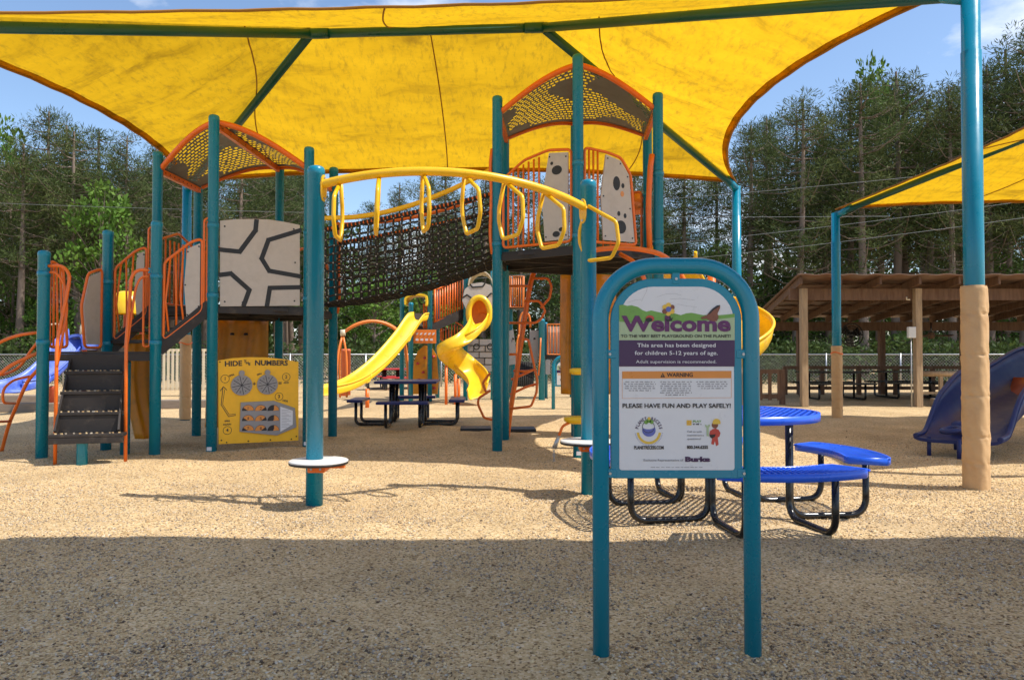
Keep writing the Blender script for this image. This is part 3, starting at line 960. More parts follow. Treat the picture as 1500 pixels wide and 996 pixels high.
# --- climbing walls below the decks (wavy moulded plastic)
def wavy_wall(a, b, z0, z1, lean, name, m_, amp=0.035, waves=4, parent=PS, dots=()):
    f = Frame(a, b)
    rows = []
    for j in range(19):
        v = j / 18
        row = []
        for i in range(33):
            u = i / 32
            ed = 0.10 * (1 - min(1, min(u, 1 - u) * 9)) + 0.05 * math.sin(PI * v)
            row.append(f(f.L * u, z0 + (z1 - z0) * v, lean * (1 - v) ** 1.6 + amp * math.sin(waves * 2 * PI * (u + 0.06 * math.sin(5 * v))) * min(1, 6 * min(u, 1 - u)) - ed))
        rows.append(row)
    o = MB().sheet(rows, 0.02).build(name, m_, parent)
    for u, v in dots:
        q = f(f.L * u, z0 + (z1 - z0) * v, lean * (1 - v) ** 1.6 + 0.045)
        MB().lathe(q, [(0.03, -0.02), (0.03, 0.012), (0.001, 0.018)], 10).build('hand_hold', BLACKP, o)
    return o
wavy_wall(P(301, 600, 10.95)[:2], P(392, 600, 11.2)[:2], 0.12, 1.72, 0.18, 'climbing_wall', AMBERP, 0.03, 3, dots=((0.42, 0.86), (0.64, 0.86)))
wavy_wall(P(188, 600, 9.45)[:2], P(226, 600, 9.75)[:2], 0.12, 1.45, 0.25, 'climbing_wall', AMBERP, 0.02, 2)
for q in (P(310, 612, 10.8), P(222, 612, 9.3)):
    MB().tube([V(q.x, q.y, -0.03), V(q.x, q.y, 0.35)], 0.022, 8).build('wall_foot', ORANGE, PS)

# --- stairs up to the landing
FS = Frame(PA, PC)
sdir = FS.n                     # towards the viewer, down the stair
ns = 4
treadz = [ZL - (ZL - 0.33) * (k + 1) / ns for k in range(ns)]
run = 0.135
st = None
for k in range(ns):
    z = treadz[k]
    last = k == ns - 1
    dA, dB = k * run + 0.0, (k + 1) * run + (0.08 if last else 0.035)
    sL, sR = (0.26, 0.985) if last else (0.262 + 0.008 * k, 0.862 + 0.028 * k)
    m = MB()
    m.prism([(sL, z - 0.035), (sR, z - 0.035), (sR, z), (sL, z)], FS, dA, dB)
    if last:
        m.prism([(sL, z - 0.10), (sR, z - 0.10), (sR, z - 0.0355), (sL, z - 0.0355)], FS, dB - 0.05, dB - 0.002)
    if st is None:
        st = m.build('stairs', DECK, PS, 0.006)
    else:
        m.build('tread', DECK, st, 0.006)
    zt = ZL - 0.03 if k == 0 else treadz[k - 1] - 0.036
    MB().prism([(sL + 0.006, z + 0.0015), (sR - 0.006, z + 0.0015), (sR - 0.006, zt), (sL + 0.006, zt)], FS, dA - 0.012, dA + 0.02).build('riser', DECK, st, 0.004)
    m = MB()
    for j in range(12):
        s_ = sL + 0.05 + (sR - sL - 0.1) * (j + rng.uniform(-0.3, 0.3)) / 11
        q = FS(s_, z + 0.006, dB - 0.02 - 0.06 * rng.uniform(0, 1))
        m.box(q, (0.022, 0.016, 0.012), rng.uniform(0, 3))
    m.build('stray_chips', CHIPS, st)
for s0_, s1_ in ((0.285, 0.30), (0.84, 0.92)):
    MB().beam(FS(s0_, ZL - 0.10, -0.02), FS(s1_, 0.34, ns * run - 0.02), 0.02, 0.10).build('stringer', DECK, st)
q = FS(0.56, 0, ns * run - 0.02)
MB().post(q.x, q.y, -0.05, 0.30, 0.055).build('support_post', TEAL, st)
q = FS(0.80, 0, -0.25)
MB().post(q.x, q.y, -0.05, ZL - 0.1, 0.055).build('support_post', TEAL, st)
# handrails
def rail(pts, r=0.0175, m_=None, name='handrail', parent=None, rc=0.10, n=8):
    return MB().tube(rounded(pts, rc, 5), r, n).build(name, m_ or ORANGE, parent or PS)
h = rail([FS(0.05, 2.19, 0.03), FS(0.20, 2.20, 0.06), FS(0.30, 2.10, 0.12), FS(0.30, 1.95, 0.16), FS(0.265, 1.30, 0.40), FS(0.28, -0.03, 0.46)], 0.019, parent=st)
rail([FS(0.06, 2.12, 0.02), FS(0.14, 2.12, 0.04), FS(0.245, 1.98, 0.10), FS(0.30, 1.66, 0.20), FS(0.275, 1.05, 0.42)], 0.014, parent=h, name='inner_rail')
MB().beam(FS(0.03, 2.16, 0.03), FS(0.03, 2.22, 0.03), 0.05, 0.05, (0, 1, 0)).build('clamp', TEAL, h)
h = rail([FS(1.13, 2.17, 0.0), FS(0.98, 2.18, 0.03), FS(0.915, 2.08, 0.06), FS(0.92, 1.90, 0.10), FS(0.955, 1.30, 0.40), FS(0.975, -0.03, 0.46)], 0.019, parent=st)
rail([FS(1.12, 2.10, 0.0), FS(1.02, 2.10, 0.02), FS(0.97, 1.98, 0.06), FS(0.955, 1.6, 0.2), FS(0.955, 1.2, 0.40)], 0.014, parent=h, name='inner_rail')
MB().beam(FS(1.12, 2.14, 0.0), FS(1.12, 2.20, 0.0), 0.05, 0.05, (0, 1, 0)).build('clamp', TEAL, h)

# --- barriers round the landing and up the short ramp
FAB = Frame(PB, PA)
barrier(FAB, [(0.10, ZL + 0.05), (0.36, ZL + 0.05), (0.42, ZL + 0.55), (0.32, ZL + 0.96), (0.10, ZL + 1.04)], [],
        [([(0.13, ZL + 0.09), (0.33, ZL + 0.09), (0.385, ZL + 0.55), (0.30, ZL + 0.92), (0.13, ZL + 0.99)], TAUPE)],
        holes=[(0.25, ZL + 0.72, 0.04, 0.08, BLACKP), (0.24, ZL + 0.22, 0.04, 0.09, BLACKP)])
barrier(FAB, [(0.62, ZL + 0.05), (0.88, ZL + 0.05), (0.88, ZL + 1.05), (0.70, ZL + 0.98)],
        [[(0.69, ZL + 0.06), (0.74, ZL + 0.98)], [(0.76, ZL + 0.06), (0.79, ZL + 1.0)], [(0.82, ZL + 0.06), (0.83, ZL + 1.02)]])
def ramp_barrier(a, b, near):
    f = Frame(a, b); L_ = f.L
    sl_ = (Z1 - ZL) / L_
    zz = lambda s_: ZL + sl_ * s_
    o = barrier(f, [(0.08, zz(0.08) + 0.06), (L_ - 0.12, zz(L_ - 0.12) + 0.03), (L_ - 0.12, zz(L_ - 0.12) + 0.90), (L_ - 0.24, zz(L_ - 0.2) + 0.93), (0.08, zz(0.08) + 0.98)],
                [[(0.14, zz(0.14) + 0.08), (0.08 + 0.02, zz(0.1) + 0.5), (0.15, zz(0.15) + 0.98)], [(0.22, zz(0.22) + 0.06), (0.205, zz(0.2) + 0.98)],
                 [(0.30, zz(0.3) + 0.05), (0.26, zz(0.28) + 0.4), (0.29, zz(0.29) + 0.97)]],
                [([(0.33, zz(0.33) + 0.09), (L_ - 0.145, zz(L_ - 0.145) + 0.07), (L_ - 0.145, zz(L_ - 0.14) + 0.86), (0.33, zz(0.33) + 0.92), (0.30, zz(0.31) + 0.5)], TAUPE)])
    # upright loop beside the tower post
    rail([f(L_ - 0.065, Z1 + 1.0), f(L_ - 0.065, Z1 - 0.05), f(L_ - 0.10, Z1 - 0.05), f(L_ - 0.10, Z1 + 1.02), f(L_ - 0.03, Z1 + 1.05)], 0.013, parent=o, name='loop', rc=0.03)
    m = MB()
    m.beam(f(0.02, ZL + 0.02), f(L_ - 0.02, Z1 - 0.02), 0.03, 0.16)
    m.build('stringer', DECK, o)
    return o
ramp_barrier(PC, H1[0], True)
ramp_barrier(PB, H1[5], False)
# handrail loops on the stair side of the landing posts
for s_ in (1.02, ):
    q = Frame(PC, H1[0])
c0, c1 = Vector((*PC, 0)), Vector((*PB, 0)); d0_, d1_ = Vector((*H1[0], 0)), Vector((*H1[5], 0))
for k in range(3):
    t0, t1 = (k + 0.06) / 3, (k + 1.0) / 3
    z = ZL + (Z1 - ZL) * (k + 1) / 4
    a0, b0 = c0 + (d0_ - c0) * t0, c1 + (d1_ - c1) * t0
    a1, b1 = c0 + (d0_ - c0) * t1, c1 + (d1_ - c1) * t1
    pl = [(p.x, p.y) for p in (a0 + (b0 - a0) * 0.05, a1 + (b1 - a1) * 0.05, a1 + (b1 - a1) * 0.95, a0 + (b0 - a0) * 0.95)]
    MB().prism(pl, lambda x, y, d: Vector((x, y, d)), z - 0.04, z).build('ramp_step', DECK, PS)
FT = Frame(PC, PA)
# vertical loop on the near landing post (right of the stairs)
rail([FS(1.06, 2.2, -0.05), FS(1.03, 2.2, -0.05), FS(1.03, ZL + 0.06, -0.05), FS(1.10, ZL + 0.06, -0.05), FS(1.10, 2.18, -0.05)], 0.013, rc=0.03, name='post_loop')
rail([FAB(0.07, ZL + 0.98, 0.04), FAB(0.07, ZL + 0.06, 0.04), FAB(0.0, ZL + 0.06, 0.08), FAB(0.0, ZL + 1.1, 0.08)], 0.013, rc=0.03, name='post_loop')
# back barriers of tower 1
for a, b in ((H1[4], H1[5]), (H1[3], H1[4])):
    f = Frame(a, b)
    barrier(f, [(0.09, Z1 + 0.06), (f.L - 0.09, Z1 + 0.06), (f.L - 0.09, Z1 + 0.9), (f.L / 2, Z1 + 1.05), (0.09, Z1 + 0.9)],
            [[(0.09 + 0.12 * k, Z1 + 0.06), (0.09 + 0.12 * k, Z1 + 0.92)] for k in range(1, 8)])
f = Frame(H1[2], H1[3])
rail([f(0.06, Z1 + 0.55), f(0.25, Z1 + 0.85), f(0.6, Z1 + 1.0), f(0.95, Z1 + 0.86), f(1.09, Z1 + 0.55)], 0.02, name='entry_arch', rc=0.2)

# --- arch climber on the left side of the landing
def C(px, py, Y):
    return P(px, py, Y)
ac = MB().tube(catmull([C(56, 541, 8.75), C(40, 560, 8.85), C(24, 595, 8.95), C(12, 625, 9.05), C(2, 662, 9.1)], 6), 0.021, 10).build('arch_climber', ORANGE, PS)
MB().tube(catmull([C(58, 516, 8.45), C(35, 526, 8.35), C(8, 541, 8.2), C(-25, 575, 8.1), C(-50, 640, 8.0), C(-62, 712, 7.9)], 6), 0.021, 10).build('climber_rail', ORANGE, ac)
MB().tube(rounded([C(56, 487, 8.6), C(30, 490, 8.6), C(8, 497, 8.6), C(-20, 512, 8.55), C(-40, 560, 8.5)], 0.2, 5), 0.019, 10).build('climber_rail', ORANGE, ac)
MB().tube(rounded([C(56, 500, 8.9), C(44, 515, 8.9), C(28, 540, 9.0), C(0, 551, 8.6), C(-30, 548, 8.3)], 0.2, 5), 0.017, 10).build('climber_rung', ORANGE, ac)
MB().tube(rounded([C(45, 551, 8.85), C(20, 556, 8.7), C(4, 570, 8.5), C(4, 590, 8.5), C(22, 591, 8.85)], 0.08, 4), 0.015, 8).build('climber_rung', ORANGE, ac)
MB().tube(rounded([C(14, 617, 9.0), C(-8, 618, 8.6), C(-40, 622, 8.2)], 0.05, 4), 0.015, 8).build('climber_rung', ORANGE, ac)

# --- net bridge from tower 1 to tower 2
E1, R1 = Vector((*H1[1], 0)), Vector((*H1[2], 0))
L2, B2 = Vector((*H2[5], 0)), Vector((*H2[4], 0))
def bridge(t, w):
    """t along the bridge, w across: 0 near top edge .. 1 far top edge, U-shaped cross-section"""
    a = E1 + (L2 - E1) * t; b = R1 + (B2 - R1) * t
    sagx = 0.12 * 4 * t * (1 - t)
    zf = Z1 + 0.07 + 0.58 * t - 0.12 * 4 * t * (1 - t)
    hgtw = 0.88 - 0.13 * t + 0.09 * 4 * t * (1 - t)
    # profile: near wall (0-.36), floor (.36-.64), far wall (.64-1)
    if w < 0.36:
        k = w / 0.36; q = 0.05 + 0.10 * k ** 2; z = zf + hgtw * (1 - k)
    elif w > 0.64:
        k = (w - 0.64) / 0.36; q = 0.95 - 0.10 * (1 - k) ** 2; z = zf + hgtw * k
    else:
        k = (w - 0.36) / 0.28; q = 0.15 + 0.70 * k; z = zf - 0.03 * math.sin(PI * k)
    p = a + (b - a) * q
    return Vector((p.x, p.y + 0.0 * sagx, z))
nb_ = None
def wob(i, j):
    return Vector((0.012 * math.sin(i * 12.9 + j * 7.1), 0.012 * math.sin(i * 4.7 + j * 15.3), 0.012 * math.sin(i * 9.1 - j * 5.3)))
NT, NW = 20, 24
nodes = [[bridge(0.035 + 0.93 * i / NT, j / NW) + wob(i, j) for j in range(NW + 1)] for i in range(NT + 1)]
m = MB()
for i in range(NT + 1):
    m.tube(nodes[i], 0.0135, 5, caps=False)
for j in range(NW + 1):
    m.tube([nodes[i][j] for i in range(NT + 1)], 0.0135, 5, caps=False)
nb_ = m.build('net_bridge', ROPE, PS)
# cross clamps at the knots
m = MB()
for i in range(0, NT + 1):
    for j in range(NW + 1):
        if j < 12 or j > 18:
            m.box(nodes[i][j] + Vector((0, -0.012 if j < 12 else -0.012, 0)), (0.017, 0.014, 0.017), 0.0, Matrix.Rotation(0.8, 3, 'Y'))
ko = m.build('knot_clamps', KNOT, nb_)
ko['kind'] = 'stuff'
for w, dz in ((0, 0), (1, 0)):
    m = MB()
    m.tube([bridge(0.03 + 0.94 * k / 24, w) + V(0, 0, 0.03) for k in range(25)], 0.022, 8)
    eo = m.build('edge_tube', ORANGE, nb_)
    m = MB()                                             # black lashing wound round the tube
    for k in range(44):
        q = bridge(0.04 + 0.92 * k / 43, w) + V(0, 0, 0.03)
        q2 = bridge(0.04 + 0.92 * (k + 0.62) / 43, w) + V(0, 0, 0.03)
        m.tube([q, q2], 0.029, 7)
    lo_ = m.build('lashing', ROPE, eo)
    lo_['kind'] = 'stuff'
# yellow handrail above the near side of the net
MB().tube(catmull([P(474, 320, 9.47), P(530, 317, 9.42), P(592, 304, 9.38), P(652, 282, 9.32), P(700, 259, 9.27), P(724, 246, 9.22)], 6), 0.031, 10).build('bridge_handrail', YELLOW, PS)
fb = Frame(R1, B2)
MB().tube([bridge(0.02 + 0.96 * k / 20, 1) + V(0, 0, 0.30 - 0.1 * math.sin(PI * k / 20)) for k in range(21)], 0.025, 8).build('bridge_handrail', ORANGE, PS)
# orange end frames of the bridge
for pA, dirx, zb in ((E1, 0.06, Z1), (R1, 0.06, Z1), (L2, -0.06, Z2), (B2, -0.06, Z2)):
    MB().tube(rounded([V(pA.x + dirx * 1.05, pA.y, zb - 0.02), V(pA.x + dirx * 1.5, pA.y, zb + 0.2), V(pA.x + dirx * 1.2, pA.y, zb + 0.75), V(pA.x + dirx * 1.5, pA.y, zb + 1.1), V(pA.x + dirx * 1.1, pA.y, zb + 1.3)], 0.1, 4), 0.022, 8).build('end_frame', ORANGE, PS)

# --- tower 2 barriers
FL2, FR2 = Frame(H2[5], H2[0]), Frame(H2[0], H2[1])
zb = Z2 + 0.05
barrier(FL2, [(0.09, zb), (1.06, zb), (1.06, zb + 1.08), (0.75, zb + 1.12), (0.4, zb + 1.05), (0.09, zb + 0.86)],
        [[(0.09 + 0.075 * k, zb), (0.09 + 0.075 * k, zb + 0.86 + 0.2 * math.sin(k / 8 * 1.5))] for k in range(1, 8)],
        [([(0.70, zb + 0.03), (1.02, zb + 0.03), (1.02, zb + 1.05), (0.76, zb + 1.08), (0.66, zb + 0.55)], TAUPE)],
        holes=[(0.87, zb + 0.86, 0.07, 0.055, BLACKP), (0.80, zb + 0.95, 0.02, 0.02, BLACKP), (0.93, zb + 0.15, 0.035, 0.025, BLACKP), (0.86, zb + 0.10, 0.05, 0.035, BLACKP)])
barrier(FR2, [(0.09, zb), (0.82, zb), (0.78, zb + 0.42), (0.74, zb + 0.85), (0.60, zb + 1.04), (0.40, zb + 1.08), (0.09, zb + 1.10)],
        [[(0.15, zb), (0.15, zb + 1.08)], [(0.21, zb), (0.21, zb + 1.08)], [(0.27, zb), (0.27, zb + 1.08)]],
        [([(0.34, zb + 0.03), (0.79, zb + 0.03), (0.75, zb + 0.42), (0.71, zb + 0.84), (0.59, zb + 1.0), (0.38, zb + 1.05), (0.31, zb + 0.55)], TAUPE)],
        holes=[(0.53, zb + 0.72, 0.05, 0.085, BLACKP), (0.62, zb + 0.70, 0.022, 0.03, BLACKP), (0.61, zb + 0.60, 0.025, 0.035, PRINT_ORG), (0.59, zb + 0.20, 0.075, 0.08, BLACKP),
               (0.50, zb + 0.28, 0.022, 0.03, BLACKP), (0.56, zb + 0.36, 0.022, 0.03, BLACKP), (0.65, zb + 0.34, 0.02, 0.03, BLACKP)])
FB2 = Frame(H2[1], H2[2])
# orange entry upright by the right post and the moulded slide hood behind it
rail([FR2(1.02, Z2 - 0.02, 0), FR2(1.0, Z2 + 0.5, 0), FR2(1.03, Z2 + 1.0, 0), FR2(1.06, Z2 + 1.18, 0)], 0.035, name='entry_upright', rc=0.2)
f = Frame(H2[2], H2[3])
barrier(f, [(0.09, zb), (1.06, zb), (1.06, zb + 0.95), (0.09, zb + 0.95)], [[(0.09 + 0.12 * k, zb), (0.09 + 0.12 * k, zb + 0.95)] for k in range(1, 8)])

# spiral slide leaving tower 2 at the right, winding down to the ground
def spiral_slide(cx, cy, r, a0, a1, z0, z1, wid, m_, parent, name='spiral_slide', n=60, th=0.02, leg=True):
    rows = []
    for j in range(n + 1):
        t = j / n
        a = a0 + (a1 - a0) * t
        z = z0 + (z1 - z0) * t
        row = []
        for i in range(17):
            u = -1 + i / 8
            rr = r + wid / 2 * math.sin(u * PI / 2) * 1.0
            zz = z + (0.30 if u > 0 else 0.22) * (1 - math.cos(abs(u) ** 1.6 * PI / 2)) * 1.0
            if abs(u) == 1:
                zz += 0.0
            row.append(V(cx + rr * math.cos(a), cy + rr * math.sin(a), zz))
        rows.append(row)
    o = MB().sheet(rows, th).build(name, m_, parent)
    lip = [rows[j][16] for j in range(n + 1)]
    MB().tube(lip, 0.022, 8).build('slide_lip', m_, o)
    MB().tube([rows[j][0] for j in range(n + 1)], 0.022, 8).build('slide_lip', m_, o)
    if leg:
        MB().cyl((cx, cy, -0.05), (cx, cy, z0 - 0.1), 0.055).build('centre_post', ORANGE, o)
    return o
sp = spiral_slide(2.70, 9.95, 0.50, R(170), R(170 - 370), Z2 - 0.1, 0.28, 0.58, YELLOWP, PS)
# orange hood at the slide entrance behind the right panel
rows = []
for j in range(9):
    t = j / 8
    rows.append([P(919 + 31 * t, 286 - 3 * math.sin(PI * t), 10.45) , P(919 + 31 * t, 300, 10.30 - 0.12 * math.sin(PI * t)), P(922 + 28 * t, 316 - 3 * t, 10.40)])
MB().sheet(rows, 0.04).build('slide_hood', ORANGEP, PS)
# yellow moulded wall hanging behind the near post (seen below the deck)
wavy_wall(P(822, 400, 10.95)[:2], P(905, 400, 11.0)[:2], 0.6, 2.38, 0.05, 'climbing_wall', AMBERP, 0.04, 2)

# orange loop climber below tower 2
Y0 = 10.6
lc = MB().tube(catmull([P(797, 391, 10.75), P(785, 396, 10.7), P(778, 412, 10.65), P(768, 470, 10.62), P(757, 545, 10.62), P(748, 600, 10.65), P(743, 643, 10.7)], 6), 0.036, 12).build('loop_climber', ORANGE, PS)
def loop(pts, Y, r=0.018):
    MB().tube(rounded([P(x, y, Y) for x, y in pts], 0.035, 3), r, 8).build('rung', ORANGE, lc)
loop([(778, 408), (803, 408), (808, 420), (805, 437), (792, 451)], 10.62)
loop([(768, 441), (790, 441), (799, 455), (792, 468), (784, 473), (741, 473)], 10.58)
loop([(741, 419), (776, 419)], 10.55)
loop([(760, 497), (774, 497), (779, 520), (787, 556), (786, 575), (778, 595), (745, 599)], 10.62)
loop([(752, 543), (772, 544), (784, 541)], 10.62)
loop([(749, 556), (765, 549), (782, 541)], 10.66)
loop([(747, 578), (770, 567), (787, 562)], 10.66)
loop([(742, 519), (757, 519)], 10.55)
loop([(718, 546), (707, 561), (712, 575), (720, 571), (701, 583), (700, 592), (709, 612), (722, 615), (748, 614)], 10.9)
loop([(742, 430), (738, 500), (738, 620)], 10.75, 0.014)
# stepping pods on the near post with a sleeved chain
pod = MB().lathe(P(846, 613, 8.35) + V(0, 0, 0), [(0.001, -0.06), (0.10, -0.055), (0.15, -0.03), (0.155, 0.0), (0.15, 0.02), (0.10, 0.026), (0.001, 0.022)], 20).build('step_pod', YELLOWP, PS)
MB().tube(rounded([P(836, 618, 8.3), P(824, 624, 8.28), P(818, 640, 8.26)], 0.03, 4), 0.016, 8).build('pod_arm', ORANGE, pod)
MB().cyl(P(818.5, 638, 8.26), P(812, 657, 8.24), 0.020, 0.027, 10).build('chain_sleeve', STEEL, pod)
q = P(811.5, 657, 8.24)
for k in range(12):
    z = q.z - 0.012 - k * 0.03
    if z > -0.01:
        m = MB()
        a = k * PI / 2
        m.tube([V(q.x + 0.010 * math.cos(t) * math.cos(a), q.y + 0.010 * math.cos(t) * math.sin(a), z + 0.02 * math.sin(t)) for t in [2 * PI * i / 10 for i in range(10)]], 0.0045, 5, True)
        m.build('chain_link', STEEL, pod)
MB().lathe(P(847, 543, 8.42), [(0.001, -0.05), (0.07, -0.045), (0.10, -0.02), (0.10, 0.02), (0.06, 0.03), (0.001, 0.03)], 18).build('step_pod', YELLOWP, PS)
# curved entry pipe from the right tower edge
rail([FR2(0.10, Z2 - 0.10, 0.05), FR2(0.12, Z2 - 0.07, 0.25), FR2(0.45, Z2 - 0.06, 0.45), FR2(0.9, Z2 - 0.14, 0.55), FR2(1.15, Z2 - 0.55, 0.6), FR2(1.2, Z2 - 1.4, 0.62), FR2(1.2, -0.04, 0.62)], 0.03, name='entry_climber', rc=0.25)
rail([FR2(0.55, Z2 - 0.08, 0.05), FR2(0.60, Z2 - 0.25, 0.4), FR2(0.66, Z2 - 1.0, 0.6), FR2(0.66, -0.04, 0.66)], 0.026, name='entry_climber', rc=0.25)

# ------------------------------------------------------------------ overhead loop climber in front
FA, FBp = (-1.535, 5.75), (0.645, 6.2)
OC = thing('overhead_climber', 'curved yellow overhead loop climber between two teal posts in front', 'overhead climber', (-0.45, 5.9, 0))
for (x, y), z in ((FA, 2.66), (FBp, 2.66)):
    MB().post(x, y, -0.05, z, 0.0655, 28).build('post', TEAL, OC)
for (x, y), z, dx_ in ((FA, 0.36, 0.045), (FBp, 0.46, -0.02)):
    c = (x + dx_, y - 0.05, z)
    dsc = MB().lathe(c, [(0.001, 0.014), (0.215, 0.014), (0.225, 0.008), (0.222, 0.0)], 40).build('step_disc', WHITE, OC)
    MB().lathe(c, [(0.2225, -0.002), (0.226, -0.006), (0.222, -0.018), (0.001, -0.018)], 40).build('disc_edge', BLACKP, dsc)
    MB().box((c[0], c[1], z - 0.047), (0.13, 0.17, 0.055)).build('disc_bracket', ORANGE, dsc, 0.008)
    MB().beam((c[0] - 0.06, c[1] - 0.04, z - 0.034), (c[0] + 0.21, c[1] - 0.04, z - 0.03), 0.05, 0.022).build('disc_arm', ORANGE, dsc)
    mm = MB()
    for k in (-1, 1):
        mm.cyl((c[0] + k * 0.035, c[1] - 0.091, z - 0.047), (c[0] + k * 0.035, c[1] - 0.086, z - 0.047), 0.009, n=8)
    mm.build('bolts', STEEL, dsc)
aF, bF = Vector((*FA, 0)), Vector((*FBp, 0))
ch = bF - aF; chl = ch.length; chd = ch.normalized(); cn_ = Vector((chd.y, -chd.x, 0))
TH = R(30)
rad = chl / 2 / math.sin(TH)
mid = (aF + bF) / 2 - cn_ * rad * math.cos(TH)
def beam_pt(t):
    a = -TH + 2 * TH * t
    p = mid + cn_ * rad * math.cos(a) + chd * rad * math.sin(a)
    z = 2.50 + (2.405 - 2.50) * t + 0.135 * 4 * t * (1 - t)
    return Vector((p.x, p.y, z))
def beam_tan(t):
    return (beam_pt(min(1, t + 0.01)) - beam_pt(max(0, t - 0.01))).normalized()
mb_ = MB().tube([beam_pt(k / 48) for k in range(49)], 0.034, 14).build('overhead_beam', YELLOW, OC)
for t, q in ((0.0, FA), (1.0, FBp)):
    d = beam_tan(t); p = beam_pt(t)
    side = Vector((-d.y, d.x, 0)).normalized()
    hd_ = Vector((d.x, d.y, 0)).normalized()
    pp = Vector((q[0], q[1], p.z)) + hd_ * (0.068 if t == 0 else -0.068)
    m = MB()
    pl = [(0.038 * math.cos(a), -0.02 + 0.105 * math.sin(a)) for a in [2 * PI * k / 24 for k in range(24)]]
    fr = lambda x, z, dd, pp=pp, side=side, hd_=hd_: pp + side * x + Vector((0, 0, z)) + hd_ * dd
    m.prism(pl, fr, -0.006, 0.006)
    bo = m.build('mounting_plate', YELLOW, mb_)
    mm = MB()
    for zz in (0.06, -0.10):
        mm.prism(disc_poly(0, zz, 0.010, 8), fr, -0.012, 0.012)
    mm.build('bolts', STEEL, bo)
for k, t in enumerate((0.085, 0.225, 0.375, 0.52, 0.665, 0.82, 0.975)):
    ang = R(-2 + 52 * t)
    hd_ = Vector((math.cos(ang), math.sin(ang), 0))
    side = Vector((hd_.y, -hd_.x, 0))            # towards the camera
    p = beam_pt(t) + (side * 0.12 if k == 6 else Vector((0, 0, 0)))
    w_ = 0.95 + 0.1 * math.sin(k * 2.3)
    shp = [(0.07, 0.0), (-0.19, -0.16), (-0.21, -0.33), (-0.14, -0.45), (0.09, -0.455), (0.16, -0.30), (0.16, -0.20), (0.09, 0.0)]
    pts = [p + side * (-x * w_) + Vector((0, 0, z)) + hd_ * (0.05 * math.sin(k * 1.7) * z) for x, z in shp]
    MB().tube(rounded(pts, 0.032, 4), 0.0165, 8).build('hand_loop', YELLOW, OC)
# ------------------------------------------------------------------ welcome sign in the foreground
def welcome_sign(xl, xr, Y, ztop, zbot_board, rpost, label, detail=True, name='welcome_sign', ratio=1.0):
    xc = (xl + xr) / 2
    t = thing(name, label, 'sign', (xc, Y, 0))
    f = Frame((xl, Y), (xr, Y))
    W = xr - xl
    rc = W * 0.36
    pts = [f(0, -0.05)]
    zc = ztop - rpost - rc
    for k in range(13):
        a = PI - (PI / 2) * k / 12
        pts.append(f(rc + rc * math.cos(a), zc + rc * math.sin(a)))
    for k in range(13):
        a = PI / 2 - (PI / 2) * k / 12
        pts.append(f(W - rc + rc * math.cos(a), zc + rc * math.sin(a)))
    pts.append(f(W, -0.05))
    MB().tube(pts, rpost, 24).build('pipe_frame', TEAL, t)
    # board: teal rim around a white print
    b0, b1 = rpost + 0.006 * ratio, W - rpost - 0.006 * ratio
    zt = ztop - 2 * rpost - 0.018 * ratio
    r2 = rc - rpost - 0.012 * ratio
    def outline(i0, i1, zb, ztp, r, rb=0.012):
        o = [(i0, zb + rb), (i0 + rb * 0.3, zb + rb * 0.3), (i0 + rb, zb), (i1 - rb, zb), (i1 - rb * 0.3, zb + rb * 0.3), (i1, zb + rb)]
        for k in range(11):
            a = (PI / 2) * k / 10
            o.append((i1 - r + r * math.cos(a), ztp - r + r * math.sin(a)))
        for k in range(11):
            a = PI / 2 + (PI / 2) * k / 10
            o.append((i0 + r + r * math.cos(a), ztp - r + r * math.sin(a)))
        return o
    rim = MB().prism(outline(b0, b1, zbot_board, zt, r2), f, -0.012, 0.012).build('board', TEAL, t, 0.004 * ratio)
    inn = 0.0325 * ratio
    wz0, wz1 = zbot_board + 0.033 * ratio, zt - inn
    i0, i1 = b0 + inn, b1 - inn
    r3 = r2 - inn
    pr = MB().prism(outline(i0, i1, wz0, wz1, r3, 0.008), f, 0.0122, 0.0135).build('print', PRINT_W, rim)
    for (s_, z_) in ((b0 - 0.004, zbot_board + 0.02), (b1 + 0.004, zbot_board + 0.02), (b0 - 0.004, zbot_board + (zt - zbot_board) * 0.62), (b1 + 0.004, zbot_board + (zt - zbot_board) * 0.62), (W / 2, zt + 0.004)):
        hz = (abs(s_ - W / 2) < 0.01)
        c = [(s_ - (0.015 if hz else 0.026) * ratio, z_ - (0.026 if hz else 0.017) * ratio), (s_ + (0.015 if hz else 0.026) * ratio, z_ - (0.026 if hz else 0.017) * ratio),
             (s_ + (0.015 if hz else 0.026) * ratio, z_ + (0.026 if hz else 0.017) * ratio), (s_ - (0.015 if hz else 0.026) * ratio, z_ + (0.026 if hz else 0.017) * ratio)]
        tb = MB().prism(c, f, -0.0145, 0.0145).build('tab', TEAL, t, 0.003 * ratio)
        MB().prism(disc_poly(s_, z_ - (0.006 if hz else 0), 0.0055 * ratio, 10), f, 0.0146, 0.019).build('bolt', STEEL, tb)
    return t, f, pr, (i0, i1, wz0, wz1, r3)

SG, sf, sprint, (i0, i1, wz0, wz1, r3) = welcome_sign(P(880.5, 900, 2.885).x, P(1102.5, 900, 2.885).x, 2.885, P(990, 377.5, 2.885).z, P(990, 700, 2.885).z, 0.0325,
                                   'teal pipe-framed welcome sign with white board standing in the shaded foreground')
